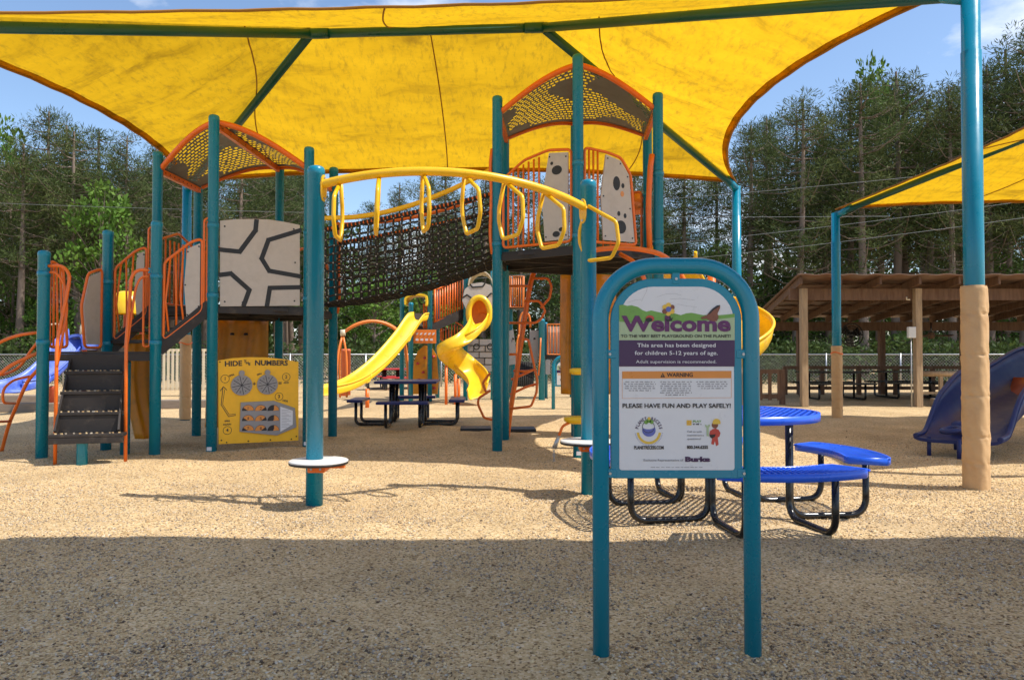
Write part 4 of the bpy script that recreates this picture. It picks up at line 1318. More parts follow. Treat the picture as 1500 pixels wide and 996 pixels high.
# print positions come from an enlarged view of the board: left edge 149, right edge 1086, 5.535 px per photo pixel
def Q(px, py):
    q = P(px, py, 2.885 - 0.0135)
    return (q.x - sf(0, 0).x, q.z)
def QA(x, y):   # zoom A (880,380) scale 5.535
    return Q(880 + x / 5.535, 380 + y / 5.535)
def QB(x, y):   # zoom B (880,530)
    return Q(880 + x / 5.535, 530 + y / 5.535)
e0 = 0.0136
def flat(poly, name, m_, lay=1, parent=None):
    return MB().prism(poly[::-1], sf, e0 + 0.0002, e0 + 0.0002 + 0.0005 * lay).build(name, m_, parent or sprint)
U = 1 / 5.535 * 2.885 / 1080     # metres per zoom pixel
# hills
hill = [QA(*q) for q in ((149, 372), (180, 367), (215, 377), (250, 372), (300, 385), (340, 412), (370, 424), (410, 414), (470, 428), (520, 440), (600, 438), (650, 452), (690, 438), (735, 433), (780, 442), (830, 452), (880, 448), (960, 452), (1020, 447), (1085, 440), (1085, 520), (149, 520))]
flat(hill, 'hills', PRINT_GRN, 1)
flat([QA(*q) for q in ((149, 505), (300, 515), (500, 500), (700, 512), (900, 490), (1085, 470), (1085, 655), (149, 655))], 'meadow', PRINT_PGRN, 2)
flat([QA(*q) for q in ((149, 655), (1085, 655), (1085, 868), (149, 868))], 'band', PRINT_PUR, 3)
def stext(b, x, y, h, fn, m_=None, w=None, bold=0.0, lay=4, name='lettering', rot=0.0, align='CENTER', space=1.0):
    """h: cap height in zoom px; w: full width in zoom px"""
    s_, z_ = fn(x, y)
    size = h * U / 0.70
    sx = 1.0
    if w:
        c = bpy.data.curves.new('measure', 'FONT'); c.body = b; c.size = size; c.offset = bold; c.space_character = space
        o = bpy.data.objects.new('measure', c); col.objects.link(o)
        bpy.context.view_layer.update()
        wd = o.dimensions.x
        bpy.data.objects.remove(o); bpy.data.curves.remove(c)
        sx = w * U / max(wd, 1e-6)
    text_mb(b, size, sf, s_, z_, e0 + 0.0005 * lay + 0.0006, align, bold, rot, sx, space, 0.0003).build(name, m_ or PRINT_BLK, sprint)
stext('Welcome', 615, 528, 118, QA, PRINT_WEL, 880, 0.0032, 4)
stext('TO THE VERY BEST PLAYGROUND ON THE PLANET!', 608, 623, 23, QA, PRINT_BLK, 886, 0.0003, 4)
stext('This area has been designed', 613, 697, 31, QA, PRINT_W, 632, 0.0002, 4)
stext('for children 5-12 years of age.', 612, 760, 31, QA, PRINT_W, 668, 0.0002, 4)
stext('Adult supervision is recommended.', 611, 830, 25, QA, PRINT_W, 648, 0.0, 4)
# flower
fx, fz = QA(548, 405)
for k in range(6):
    a = k * PI / 3 + 0.5
    flat(disc_poly(fx + 33 * U * math.cos(a), fz + 33 * U * math.sin(a), 21 * U, 14)[::-1], 'petal', PRINT_YEL if k % 3 else PRINT_BRN, 6 + k % 2)
flat(disc_poly(fx, fz, 22 * U, 16)[::-1], 'flower_centre', PRINT_BLU, 8)
flat([QA(*q) for q in ((540, 430), (556, 430), (572, 495), (556, 500))], 'stem', PRINT_BLK, 5)
flat([QA(*q) for q in ((520, 478), (545, 490), (585, 470), (575, 500), (535, 505))], 'leaf', PRINT_BLK, 6)
# ladybird on the letter
lx, lz = QA(398, 480)
flat(disc_poly(lx, lz, 34 * U, 18, ry=26 * U)[::-1], 'ladybird', PRINT_RED, 6)
flat(disc_poly(lx - 8 * U, lz - 10 * U, 28 * U, 14, ry=18 * U)[::-1], 'ladybird_black', PRINT_BLK, 7)  # smaller black oval printed over the red one
# butterfly
flat([QA(*q) for q in ((848, 470), (868, 440), (905, 400), (940, 375), (966, 370), (965, 395), (945, 440), (955, 470), (940, 500), (905, 502), (870, 490))], 'butterfly', PRINT_BRN, 6)
flat([QA(*q) for q in ((868, 440), (905, 400), (940, 375), (966, 370), (960, 382), (915, 410), (880, 445))], 'wing_edge', PRINT_BLK, 7)
flat([QA(*q) for q in ((812, 470), (850, 455), (862, 470), (850, 484), (815, 482))], 'butterfly_body', PRINT_BRN, 7)
# warning box
m = MB(); stroke(m, sf, [QB(*q) for q in ((174, 78), (1058, 74), (1058, 290), (174, 296), (174, 78))], 2.5 * U, e0 + 0.0002, e0 + 0.0006); m.build('box_line', PRINT_ORG, sprint)
flat([QB(*q) for q in ((176, 80), (1056, 76), (1056, 132), (176, 136))], 'warning_band', PRINT_ORG, 2)
stext('WARNING', 642, 107, 31, QB, PRINT_BLK, 210, 0.0005, 3)
flat([QB(*q) for q in ((483, 125), (502, 88), (521, 125))], 'warning_triangle', PRINT_BLK, 3)
stext('!', 502, 112, 20, QB, PRINT_ORG, None, 0.0003, 4)
# the small print is too fine to read: word-shaped marks
def word_marks(fn, xc, y, w, h, name='fine_print', m_=None, lay=2):
    m = MB()
    x = xc - w / 2
    while x < xc + w / 2 - 6:
        l = min(float(rng.uniform(14, 46)), xc + w / 2 - x)
        for k in range(max(1, int(l / 7))):
            a_, b_ = x + k * 7, x + k * 7 + 5
            hh = h * float(rng.uniform(0.6, 1.0))
            m.prism([fn(a_, y + h / 2), fn(b_, y + h / 2), fn(b_, y + h / 2 - hh), fn(a_, y + h / 2 - hh)], sf, e0 + 0.0002, e0 + 0.0002 + 0.0003 * lay)
        x += l + 7
    return m.build(name, m_ or PRINT_GRY, sprint)
for cx, n_ in ((320, 5), (612, 7), (906, 4)):
    for k in range(n_):
        word_marks(QB, cx, 161 + k * 17.6, (250 + 14 * math.sin(k * 2.2 + cx)) * (0.7 if k == n_ - 1 else 1), 10)
stext('PLEASE HAVE FUN AND PLAY SAFELY!', 615, 357, 34, QB, PRINT_BLK, 872, 0.0006, 2)
# round emblem: cup-shaped globe with a plant, lettering round it
gx_, gz_ = QB(390, 555)
m = MB(); ring_strip(m, sf, gx_, gz_ - 12 * U, 78 * U, 98 * U, e0 + 0.0002, e0 + 0.0008, 20, PI * 1.02, PI * 1.98); m.build('emblem_band', PRINT_YEL, sprint)
flat(disc_poly(gx_, gz_, 54 * U, 26, ry=50 * U)[::-1], 'emblem_globe', PRINT_BLU, 2)
flat(disc_poly(gx_ - 4 * U, gz_ + 30 * U, 48 * U, 22, ry=20 * U)[::-1], 'emblem_rim', PRINT_W, 3)
m = MB(); ring_strip(m, sf, gx_ - 4 * U, gz_ + 30 * U, 46 * U, 50 * U, e0 + 0.0014, e0 + 0.0021, 20, 0, 2 * PI); m.build('emblem_line', PRINT_BLK, sprint)
for dx_, dz_, r_, m_ in ((-22, 66, 16, PRINT_GRN), (22, 68, 16, PRINT_GRN), (0, 80, 19, PRINT_GRN), (2, 96, 12, PRINT_YEL)):
    flat(disc_poly(gx_ + dx_ * U, gz_ + dz_ * U, r_ * U, 12)[::-1], 'emblem_leaf', m_, 4 if dz_ < 90 else 5)
for k, chh in enumerate('PLANET'):
    a = R(168 - k * 12.5)
    text_mb(chh, 36 * U, sf, gx_ + 96 * U * math.cos(a), gz_ + 96 * U * math.sin(a), e0 + 0.0012, 'CENTER', 0.0004, a - PI / 2, 0.8, 1, 0.0003).build('emblem_letter', PRINT_PUR, sprint)
for k, chh in enumerate('RECESS'):
    a = R(74 - k * 12.5)
    text_mb(chh, 36 * U, sf, gx_ + 96 * U * math.cos(a), gz_ + 96 * U * math.sin(a), e0 + 0.0012, 'CENTER', 0.0004, a - PI / 2, 0.8, 1, 0.0003).build('emblem_letter', PRINT_PUR, sprint)
for k in range(26):
    a = PI * (1.05 + 0.9 * k / 25)
    m = MB(); stroke(m, sf, [(gx_ + 106 * U * math.cos(a), gz_ - 8 * U + 106 * U * math.sin(a)), (gx_ + 113 * U * math.cos(a + 0.03), gz_ - 8 * U + 113 * U * math.sin(a + 0.03))], 3.2 * U, e0 + 0.0002, e0 + 0.0006); m.build('emblem_tick', PRINT_BLU, sprint)
stext('PLANETRECESS.COM', 390, 695, 26, QB, PRINT_BLK, 238, 0.0006, 2)
flat([QB(*q) for q in ((696, 472), (736, 472), (736, 514), (696, 514))], 'logo_square', PRINT_YEL, 2)
m = MB(); ring_strip(m, sf, *QB(716, 493), 8 * U, 13 * U, e0 + 0.0012, e0 + 0.0017, 14); m.build('logo_ring', PRINT_ORG, sprint)
stext('PLAY', 780, 482, 17, QB, PRINT_GRN, 68, 0.0003, 2); word_marks(QB, 783, 503, 70, 15, 'logo_marks', PRINT_BLK)
for k, ln in enumerate(('Call us with', 'maintenance', 'questions?')):
    stext(ln, 699, 565 + k * 29, 16, QB, PRINT_GRY, (118, 134, 112)[k], 0.0, 2, align='LEFT')
stext('800.344.6255', 784, 692, 25, QB, PRINT_BLK, 170, 0.0006, 2)
# worker pictogram with a spanner and hard hat
flat([QB(*q) for q in ((905, 545), (930, 538), (955, 550), (970, 575), (962, 605), (948, 612), (955, 670), (935, 682), (925, 640), (915, 672), (895, 664), (904, 610), (880, 590), (885, 560))], 'worker_figure', PRINT_RED, 2)
flat(disc_poly(*QB(925, 512), 26 * U, 16)[::-1], 'worker_head', PRINT_BRN, 3)
flat(disc_poly(*QB(938, 492), 32 * U, 16, R(-20), R(200))[::-1], 'hard_hat', PRINT_YEL, 4)
flat([QB(*q) for q in ((858, 600), (858, 535), (845, 520), (848, 506), (858, 516), (868, 516), (878, 504), (886, 515), (874, 535), (874, 602))], 'spanner', PRINT_PGRN, 5)
flat([QB(*q) for q in ((880, 590), (930, 585), (925, 605), (900, 620), (885, 608))], 'tool_belt', PRINT_BLK, 4)
stext('Exclusive Representative of', 506, 796, 19, QB, PRINT_GRY, 318, 0.0, 2)
stext('Burke', 783, 790, 36, QB, PRINT_PUR, 202, 0.0016, 2)
word_marks(QB, 616, 853, 420, 6)
# scratches on the print
m = MB()
for pts in (((455, 305), (530, 280), (600, 278), (650, 290)), ((560, 322), (640, 318), (760, 330)), ((620, 362), (700, 378), (780, 388)), ((330, 340), (370, 260), (380, 215)), ((215, 350), (280, 330), (330, 325))):
    stroke(m, sf, [QA(*q) for q in pts], 1.3 * U, e0 + 0.0001, e0 + 0.0004)
m.build('scratches', PRINT_GRY, sprint)

# the same kind of sign far behind
s2, f2, p2, (j0, j1, y0_, y1_, _) = welcome_sign(P(810.5, 590, 16.2).x, P(853, 590, 16.2).x, 16.2, P(830, 520, 16.2).z, P(830, 566, 16.2).z, 0.04,
                                   'small distant teal framed welcome sign behind the orange loop climber', name='welcome_sign')
h_ = y1_ - y0_
MB().prism([(j0 + 0.01, y0_ + h_ * 0.62), (j1 - 0.01, y0_ + h_ * 0.62), (j1 - 0.01, y0_ + h_ * 0.80), (j0 + 0.01, y0_ + h_ * 0.80)], f2, 0.0137, 0.0142).build('meadow', PRINT_PGRN, p2)
MB().prism([(j0, y0_ + h_ * 0.50), (j1, y0_ + h_ * 0.50), (j1, y0_ + h_ * 0.62), (j0, y0_ + h_ * 0.62)], f2, 0.0137, 0.0142).build('band', PRINT_PUR, p2)
MB().prism([(j0 + 0.02, y0_ + h_ * 0.42), (j1 - 0.02, y0_ + h_ * 0.42), (j1 - 0.02, y0_ + h_ * 0.46), (j0 + 0.02, y0_ + h_ * 0.46)], f2, 0.0137, 0.0142).build('warning_band', PRINT_ORG, p2)
text_mb('Welcome', 0.10, f2, (j0 + j1) / 2, y0_ + h_ * 0.70, 0.0148, 'CENTER', 0.003).build('lettering', PRINT_WEL, p2)
for q in (0.22, 0.72):
    MB().prism(disc_poly(j0 + (j1 - j0) * q, y0_ + h_ * 0.22, 0.04, 12), f2, 0.0137, 0.0142).build('emblem', PRINT_GRY if q < .5 else PRINT_RED, p2)

# ------------------------------------------------------------------ round picnic table
def lattice_arc(mb, c, r0, r1, a0, a1, z, nrad, ncirc, w=0.010, th=0.010, diag=False):
    def pt(r, a, dz=0.0):
        return V(c[0] + r * math.cos(a), c[1] + r * math.sin(a), z + dz)
    for k in range(nrad + 1):
        a = a0 + (a1 - a0) * k / nrad
        mb.beam(pt(r0, a), pt(r1, a), w, th)
    for k in range(1, ncirc):
        r = r0 + (r1 - r0) * k / ncirc
        n = 22
        for i in range(n):
            mb.beam(pt(r, a0 + (a1 - a0) * i / n, -0.0025), pt(r, a0 + (a1 - a0) * (i + 1) / n, -0.0025), w * 0.8, th * 0.7)
PTC = (1.665, 5.58)
PT = thing('picnic_table', 'bright blue round picnic table with four curved seats behind the welcome sign', 'picnic table', (*PTC, 0))
def rim_band(loop, z0, z1, th, name, parent, m_=None):
    rows = [[V(x, y, z0) for x, y in loop], [V(x, y, z1) for x, y in loop]]
    for r_ in rows:
        r_.append(r_[0])
    return MB().sheet(rows, th).build(name, m_ or BLUET, parent)
TR = 0.615
m = MB()
nb = 14
for k in range(-nb, nb + 1):
    o_ = k * TR / nb * 0.99
    hl = math.sqrt(max(0.0, (TR - 0.02) ** 2 - o_ ** 2))
    if hl > 0.03:
        ca, sa = math.cos(R(62)), math.sin(R(62))
        m.beam((PTC[0] + o_ * -sa - hl * ca, PTC[1] + o_ * ca - hl * sa, 0.752), (PTC[0] + o_ * -sa + hl * ca, PTC[1] + o_ * ca + hl * sa, 0.752), 0.0150, 0.012)
for k in range(-9, 10):
    o_ = k * TR / 9.5
    hl = math.sqrt(max(0.0, (TR - 0.02) ** 2 - o_ ** 2))
    ca, sa = math.cos(R(-28)), math.sin(R(-28))
    m.beam((PTC[0] + o_ * -sa - hl * ca, PTC[1] + o_ * ca - hl * sa, 0.7495), (PTC[0] + o_ * -sa + hl * ca, PTC[1] + o_ * ca + hl * sa, 0.7495), 0.010, 0.008)
tt = m.build('table_top', BLUET, PT)
rim_band([(PTC[0] + TR * math.cos(2 * PI * k / 60), PTC[1] + TR * math.sin(2 * PI * k / 60)) for k in range(60)], 0.705, 0.762, 0.018, 'rim', tt)
SEATZ = 0.455
for k in range(4):
    ac_ = R(7 + 90 * k - 90)
    hs_ = R(29)
    r0, r1 = 0.77, 1.075
    m = MB()
    lattice_arc(m, PTC, r0 + 0.01, r1 - 0.01, ac_ - hs_ * 0.97, ac_ + hs_ * 0.97, SEATZ - 0.008, 24, 3, 0.016, 0.012)
    so_ = m.build('seat', BLUET, PT)
    lp = []
    for i in range(17):
        a = ac_ - hs_ + 2 * hs_ * i / 16
        e_ = 0.03 if i in (0, 16) else 0.0
        lp.append((PTC[0] + (r1 - e_) * math.cos(a), PTC[1] + (r1 - e_) * math.sin(a)))
    for i in range(17):
        a = ac_ + hs_ - 2 * hs_ * i / 16
        e_ = 0.03 if i in (0, 16) else 0.0
        lp.append((PTC[0] + (r0 + e_) * math.cos(a), PTC[1] + (r0 + e_) * math.sin(a)))
    rim_band(lp, SEATZ - 0.052, SEATZ, 0.012, 'rim', so_)
    for sgn in (-1, 1):
        aS = ac_ + sgn * R(19)
        aT = ac_ + sgn * R(43)
        pS = V(PTC[0] + 0.93 * math.cos(aS), PTC[1] + 0.93 * math.sin(aS), 0)
        pT = V(PTC[0] + 0.42 * math.cos(aT), PTC[1] + 0.42 * math.sin(aT), 0)
        up_ = V(0, 0, 1)
        MB().tube(rounded([pT + up_ * 0.70, pT + up_ * 0.022, pS + up_ * 0.022, pS + up_ * (SEATZ - 0.05)], 0.13, 7), 0.0235, 14).build('leg', BLACKM, PT)

# ------------------------------------------------------------------ other picnic tables
def square_table(c, rz, ztop, w, seat_l, off, mt, label, zs=0.44, group=None):
    t = thing('picnic_table', label, 'picnic table', (c[0], c[1], 0), group)
    M = Matrix.Rotation(rz, 3, 'Z')
    def L_(x, y, z): return M @ V(x, y, z) + V(c[0], c[1], 0)
    MB().box(L_(0, 0, ztop - 0.022), (w, w, 0.045), rz).build('table_top', mt, t, 0.012)
    for k in range(4):
        a = k * PI / 2
        M2 = Matrix.Rotation(a, 3, 'Z')
        def L2(x, y, z): return L_(*(M2 @ V(x, y, z)))
        MB().box(L2(0, -off, zs - 0.022), (seat_l, 0.26, 0.045), rz + a).build('seat', mt, t, 0.01)
        for s_ in (-1, 1):
            MB().tube(rounded([L2(s_ * seat_l * 0.33, -0.22, ztop - 0.05), L2(s_ * seat_l * 0.33, -0.24, 0.03), L2(s_ * seat_l * 0.33, -off, 0.03), L2(s_ * seat_l * 0.33, -off, zs - 0.04)], 0.09, 5), 0.026, 10).build('leg', BLACKM, t)
    return t
gq = G(603, 618)
square_table((gq.x, 12.6), R(2), 0.75, 1.02, 0.82, 0.84, mat('navy_plastisol', (0.012, 0.02, 0.16), 0.4, 0.1, 8), 'dark blue square picnic table in the shade below the net bridge')
square_table((P(583, 560, 27).x, 25.5), 0.3, 0.72, 1.0, 0.8, 0.8, REDP, 'red picnic table far back near the chain-link fence')
# rubber mats
for px, py, w in ((697, 631, 0.95), (765, 632, 0.8)):
    g_ = G(px, py)
    o = MB().box((g_.x, g_.y, 0.035), (w / 2, 0.42, 0.05), 0.05).build('rubber_mat', BLACKP, None, 0.01)
    centre_origin(o)
    tag(o, 'black rubber wear mat left of the rear tower post' if px < 730 else 'black rubber wear mat under the orange loop climber', 'mat')
# ------------------------------------------------------------------ background play structures
def bpost(px, ytop, ybase, parent, m_=None, r=0.06, Y=None):
    Yv = Y if Y else G(px, ybase).y
    q = P(px, ytop, Yv)
    return MB().post(q.x, Yv, -0.05, q.z, r, 14).build('post', m_ or TEAL, parent)
def ptube(pts, r, m_, name, parent, rc=0.15, n=8):
    return MB().tube(rounded([P(*p) for p in pts], rc, 4), r, n).build(name, m_, parent)
def pquad(pts, Y, th, m_, name, parent):
    """flat panel facing the camera from photo outline at depth Y"""
    f = lambda x, z, d: V(x, Y - d, z)
    pl = [(P(x, y, Y).x, P(x, y, Y).z) for x, y in pts]
    return MB().prism(pl[::-1] if False else pl, f, 0, th).build(name, m_, parent)
def chute(path, wid, side, m_, name, parent, wall=0.16, th=0.02):
    """open slide chute: path of points, side = horizontal direction across"""
    path = catmull(path, 6)
    rows = []
    for p in path:
        row = []
        for i in range(13):
            u = -1 + i / 6
            row.append(p + Vector(side) * (wid / 2 * math.sin(u * PI / 2)) + V(0, 0, wall * (1 - math.cos(abs(u) ** 2.2 * PI / 2))))
        rows.append(row)
    o = MB().sheet(rows, th).build(name, m_, parent)
    for k in (0, 12):
        MB().tube([r_[k] for r_ in rows], 0.022, 6).build('slide_lip', m_, o)
    for fk in (0.36, 0.68):
        r_ = rows[int(fk * (len(rows) - 1))]
        MB().tube([q + V(0, 0, -0.01) for q in r_], 0.020, 6).build('joint_flange', m_, o)
    return o
# --- middle one: straight slide, ramp and spiral slide
YB = 19.0
BM = thing('play_structure', 'distant play structure with straight yellow slide, orange ramp railing and spiral slide', 'play structure', (P(640, 585, YB).x, YB, 0))
for px, yt, Yp in ((589, 429, 19.3), (602, 443, 18.6), (630, 405, 18.8), (641, 414, 20.3), (682, 397, 19.2), (683, 420, 20.6), (722, 397, 19.4)):
    bpost(px, yt, 585, BM, Y=Yp)
chute([P(617, 470, 18.4), P(608, 474, 18.2), P(590, 500, 17.7), P(560, 535, 17.0), P(530, 560, 16.4), P(505, 573, 15.9), P(478, 580, 15.5)], 0.46, (0.75, 0.66, 0), YELLOWP, 'straight_slide', BM, 0.2)
q = G(538, 597); MB().cyl((P(538, 590, 16.6).x, 16.6, -0.05), (P(538, 560, 16.6).x, 16.6, 0.42), 0.045, n=10).build('slide_leg', ORANGE, BM)
# yellow hood over the slide entrance
hp = [P(592, 446, 18.6), P(593, 436, 18.6), P(604, 430, 18.6), P(622, 431, 18.6), P(626, 437, 18.6), P(626, 448, 18.6)]
rows = [[p + V(0, d, 0) for p in catmull(hp, 4)] for d in (0.0, 0.35, 0.7)]
MB().sheet(rows, 0.05).build('slide_hood', YELLOWP, BM)
pquad([(606, 503), (639, 503), (639, 483), (606, 483)], 18.7, 0.05, ORANGEP, 'orange_panel', BM)
for k in range(5):
    pquad([(609 + k * 6, 491), (612 + k * 6, 490), (613 + k * 6, 487), (610 + k * 6, 488)], 18.64, 0.01, PRINT_W, 'panel_marks', BM)
for k in range(4):
    pquad([(609 + k * 7, 499), (613 + k * 7, 499), (613 + k * 7, 496), (609 + k * 7, 496)], 18.64, 0.01, PRINT_W, 'panel_marks', BM)
pquad([(606, 484), (642, 484), (642, 480), (606, 480)], 19.9, 0.9, DECK, 'deck', BM)
for px in (621, 624.5, 628):
    ptube([(px, 445, 18.9), (px, 481, 18.9)], 0.022, ORANGE, 'bar', BM)
pquad([(608, 477), (618, 477), (618, 459), (608, 459)], 19.2, 0.04, GREYP, 'grey_panel', BM)
# ramp with barred railing
ra = ptube([(635, 472, 18.9), (678, 455, 19.3)], 0.026, ORANGE, 'ramp_railing', BM)
ptube([(634, 422, 18.9), (640, 424, 18.9), (678, 405, 19.3)], 0.026, ORANGE, 'top_rail', ra)
for k in range(12):
    t = k / 11
    x = 637 + 41 * t
    ptube([(x, 471 - 16 * t, 18.9 + 0.4 * t), (x, 424 - 19 * t, 18.9 + 0.4 * t)], 0.019 if k else 0.03, ORANGE, 'bar', ra)
MB().beam(P(633, 479, 18.9), P(680, 459, 19.3), 0.06, 0.24).build('ramp_stringer', DECK, BM)
MB().beam(P(633, 479, 20.0), P(680, 459, 20.4), 0.9, 0.05).build('ramp_floor', DECK, BM)
# hexagonal orange barred panel under the ramp
hx = [(646, 497), (646, 480), (663, 469), (678, 478), (678, 496), (659, 507)]
hp = MB().tube([P(x, y, 19.3) for x, y in hx], 0.024, 8, True).build('barred_panel', ORANGE, BM)
for k in range(7):
    x = 649 + k * 4.2
    ptube([(x, 500 - abs(k - 3) * 1.2, 19.3), (x, 474 + abs(k - 3.5) * 2, 19.3)], 0.014, ORANGE, 'bar', hp)
# climbing wall with holds
cw = pquad([(606, 577), (641, 577), (643, 560), (640, 520), (632, 508), (622, 506), (613, 514), (607, 530), (605, 560)][::-1], 19.0, 0.10, AMBERP, 'climbing_wall', BM)
for x, y in ((612, 532), (620, 545), (632, 538), (614, 556), (628, 560), (622, 524), (635, 522), (618, 568), (636, 568)):
    MB().lathe(P(x, y, 18.88), [(0.04, -0.03), (0.035, 0.02), (0.001, 0.03)], 8).build('hand_hold', REDP, cw)
# spiral slide tower
rows = []
for j in range(9):
    a = PI * j / 8
    rows.append([P(704, 418, 19.0) + V(-0.30 * math.cos(a) * 1.0, d, 0.36 * math.sin(a)) for d in (0, 0.5, 1.0)])
MB().sheet(rows, 0.03).build('tower_roof', CREAM, BM)
gp = pquad([(677, 440), (681, 424), (691, 416), (706, 414), (719, 418), (724, 428), (724, 456), (684, 456)], 18.75, 0.05, TAUPE, 'gable_panel', BM)
for ln in ([(678, 436), (684, 432), (690, 436)], [(689, 417), (692, 421), (707, 420), (710, 416)], [(713, 436), (719, 430), (724, 431)]):
    m = MB(); f = lambda x, z, d: V(x, 18.70 - d, z)
    stroke(m, f, [(P(x, y, 18.7).x, P(x, y, 18.7).z) for x, y in ln], 0.035, 0.0, 0.012); m.build('inlay', BLACKP, gp)
ringc = [P(702 + 15.5 * math.cos(a), 459 + 23 * math.sin(a), 18.55) for a in [2 * PI * k / 28 for k in range(28)]]
MB().tube(ringc, 0.075, 8, True).build('slide_mouth', YELLOWP, BM)
rows = [[P(702 + 13 * s_ * math.cos(a), 459 + 20 * s_ * math.sin(a), Yd) for a in [2 * PI * k / 20 for k in range(21)]] for s_, Yd in ((1, 18.56), (0.97, 18.66), (0.9, 18.7), (0.02, 18.71))]
MB().sheet(rows, 0.01).build('tunnel', ORANGEP, BM)
chute([P(703, 474, 18.5), P(698, 487, 18.1), P(685, 501, 17.7), P(665, 512, 17.6), P(655, 520, 17.9), P(663, 531, 18.3), P(680, 545, 18.5), P(696, 560, 18.2), P(702, 573, 17.7), P(699, 583, 17.3)], 0.62, (0.72, 0.5, 0.25), YELLOWP, 'spiral_slide', BM, 0.26)
for x, yb, yt in ((653.5, 592, 535), (672, 592, 555), (667, 578, 548)):
    q0, q1 = P(x, yb, 17.7), P(x, yt, 17.7)
    MB().cyl(V(q0.x, q0.y, -0.05), q1, 0.035, n=8).build('slide_leg', ORANGE, BM)
bp_ = pquad([(686, 544), (720, 544), (720, 497), (686, 497)], 19.0, 0.08, GREYP, 'block_panel', BM)
m = MB(); f = lambda x, z, d: V(x, 18.92 - d, z)
for y in (506, 515, 524, 534):
    stroke(m, f, [(P(686, y, 18.92).x, P(686, y, 18.92).z), (P(720, y, 18.92).x, P(720, y, 18.92).z)], 0.02, 0, 0.004)
for x, y0, y1 in ((702, 497, 506), (694, 506, 515), (711, 506, 515), (702, 515, 524), (695, 524, 534), (710, 524, 534), (702, 534, 544)):
    stroke(m, f, [(P(x, y0, 18.92).x, P(x, y0, 18.92).z), (P(x, y1, 18.92).x, P(x, y1, 18.92).z)], 0.02, 0, 0.005)
m.build('block_joints', BLACKP, bp_)
for x in (698, 718):
    m = MB(); q = P(x, 508, 18.85); f2_ = lambda a, b, d, q=q: V(q.x + a, q.y - d, q.z + b)
    ring_strip(m, f2_, 0, 0, 0.055, 0.085, 0, 0.03, 18); m.build('steering_wheel', BLACKM, bp_)
# --- orange dome climber left of the slide
DM = thing('dome_climber', 'orange arched pipe climber left of the distant yellow slide', 'climber', (P(520, 590, 20.5).x, 20.5, 0))
for dx_, dY in ((0, 0), (2, 0.8)):
    ptube([(502 + dx_, 488 - dx_, 20.0 + dY), (520 + dx_, 475, 20.0 + dY), (545 + dx_, 469, 20.2 + dY), (570 + dx_, 475, 20.4 + dY), (590 + dx_, 492, 20.6 + dY), (597, 530, 20.7 + dY), (600, 583, 20.7 + dY)], 0.045, ORANGEP, 'arch_pipe', DM, 0.5)
MB().cyl(P(502.5, 492, 20.0), P(502.5, 483, 20.0), 0.075, n=12).build('arch_joint', CREAM, DM)
for xb, Yb in ((492, 19.6), (498, 20.4), (508, 19.8)):
    ptube([(502, 489, 20.0), (0.5 * (502 + xb) + (3 if xb > 500 else -3), 520, (20 + Yb) / 2), (xb, 582, Yb)], 0.03, ORANGEP, 'arch_leg', DM, 0.4)
for px, yt in ((503.5, 511), (510, 511)):
    bpost(px, yt, 585, DM, mat('salmon_plastic', (0.62, 0.14, 0.05), 0.45, 0.1, 5), 0.075, Y=21.5 if px < 505 else 21.9)
ptube([(513, 547, 21.5), (519, 547, 21.5), (519, 565, 21.5)], 0.02, CREAM, 'handle', DM, 0.05)
# --- right one behind the loop climber
BR = thing('play_structure', 'distant play structure with orange barred deck, grey panels and black net', 'play structure', (P(785, 585, 21).x, 21, 0))
for px, yt, r_, Yp in ((741.5, 398, 0.07, 19.5), (748, 405, 0.06, 20.6), (793.5, 467, 0.085, 19.6), (799, 472, 0.06, 20.6), (751, 520, 0.06, 19.8), (838, 468, 0.07, 20.6)):
    bpost(px, yt, 585, BR, r=r_, Y=Yp)
b1 = MB().tube([P(x, y, 20.0) for x, y in ((747, 450), (747, 405), (767, 405), (767, 450))], 0.025, 8, True).build('barred_railing', ORANGEP, BR)
for k in range(6):
    ptube([(749.5 + k * 3.2, 449, 20.0), (749.5 + k * 3.2, 406, 20.0)], 0.016, ORANGEP, 'bar', b1)
pquad([(746, 454), (768, 454), (768, 450), (746, 450)], 20.8, 0.8, DECK, 'deck', BR)
for pts in ([(744, 485), (752, 483), (757, 520), (757, 533), (744, 535)], [(776, 484), (789, 484), (789, 515), (787, 532), (776, 531), (775, 505)]):
    g1 = pquad(pts, 19.7, 0.05, GREYP, 'grey_panel', BR)
    cx = sum(p[0] for p in pts) / len(pts)
    q = P(cx + 1, 496, 19.66)
    MB().lathe(q, [(0.001, -0.03), (0.03, -0.02), (0.03, 0.02), (0.001, 0.03)], 8).build('peep_hole', BLACKP, g1)
ptube([(760.5, 520, 19.8), (760.5, 470, 19.8), (764, 459, 19.8), (770, 457, 19.8), (776, 462, 19.8), (777, 480, 19.8)], 0.028, ORANGEP, 'arch_rail', BR, 0.2)
ptube([(756, 550, 19.5), (757, 500, 19.5), (760, 490, 19.5)], 0.022, ORANGEP, 'arch_rail', BR, 0.2)
ptube([(789, 550, 19.5), (791, 520, 19.5), (792, 495, 19.5)], 0.022, ORANGEP, 'arch_rail', BR, 0.2)
m = MB()
for k in range(9):
    m.tube([P(759 + k * 2.6, 530, 19.9), P(758 + k * 2.8, 566, 19.4)], 0.02, 5)
for k in range(7):
    m.tube([P(758, 531 + k * 5.6, 19.9 - k * 0.07), P(782, 531 + k * 5.6, 19.9 - k * 0.07)], 0.02, 5)
m.build('climbing_net', ROPE, BR)
pquad([(758, 566), (782, 566), (782, 530), (758, 530)], 20.1, 0.03, BLACKP, 'net_backing', BR)
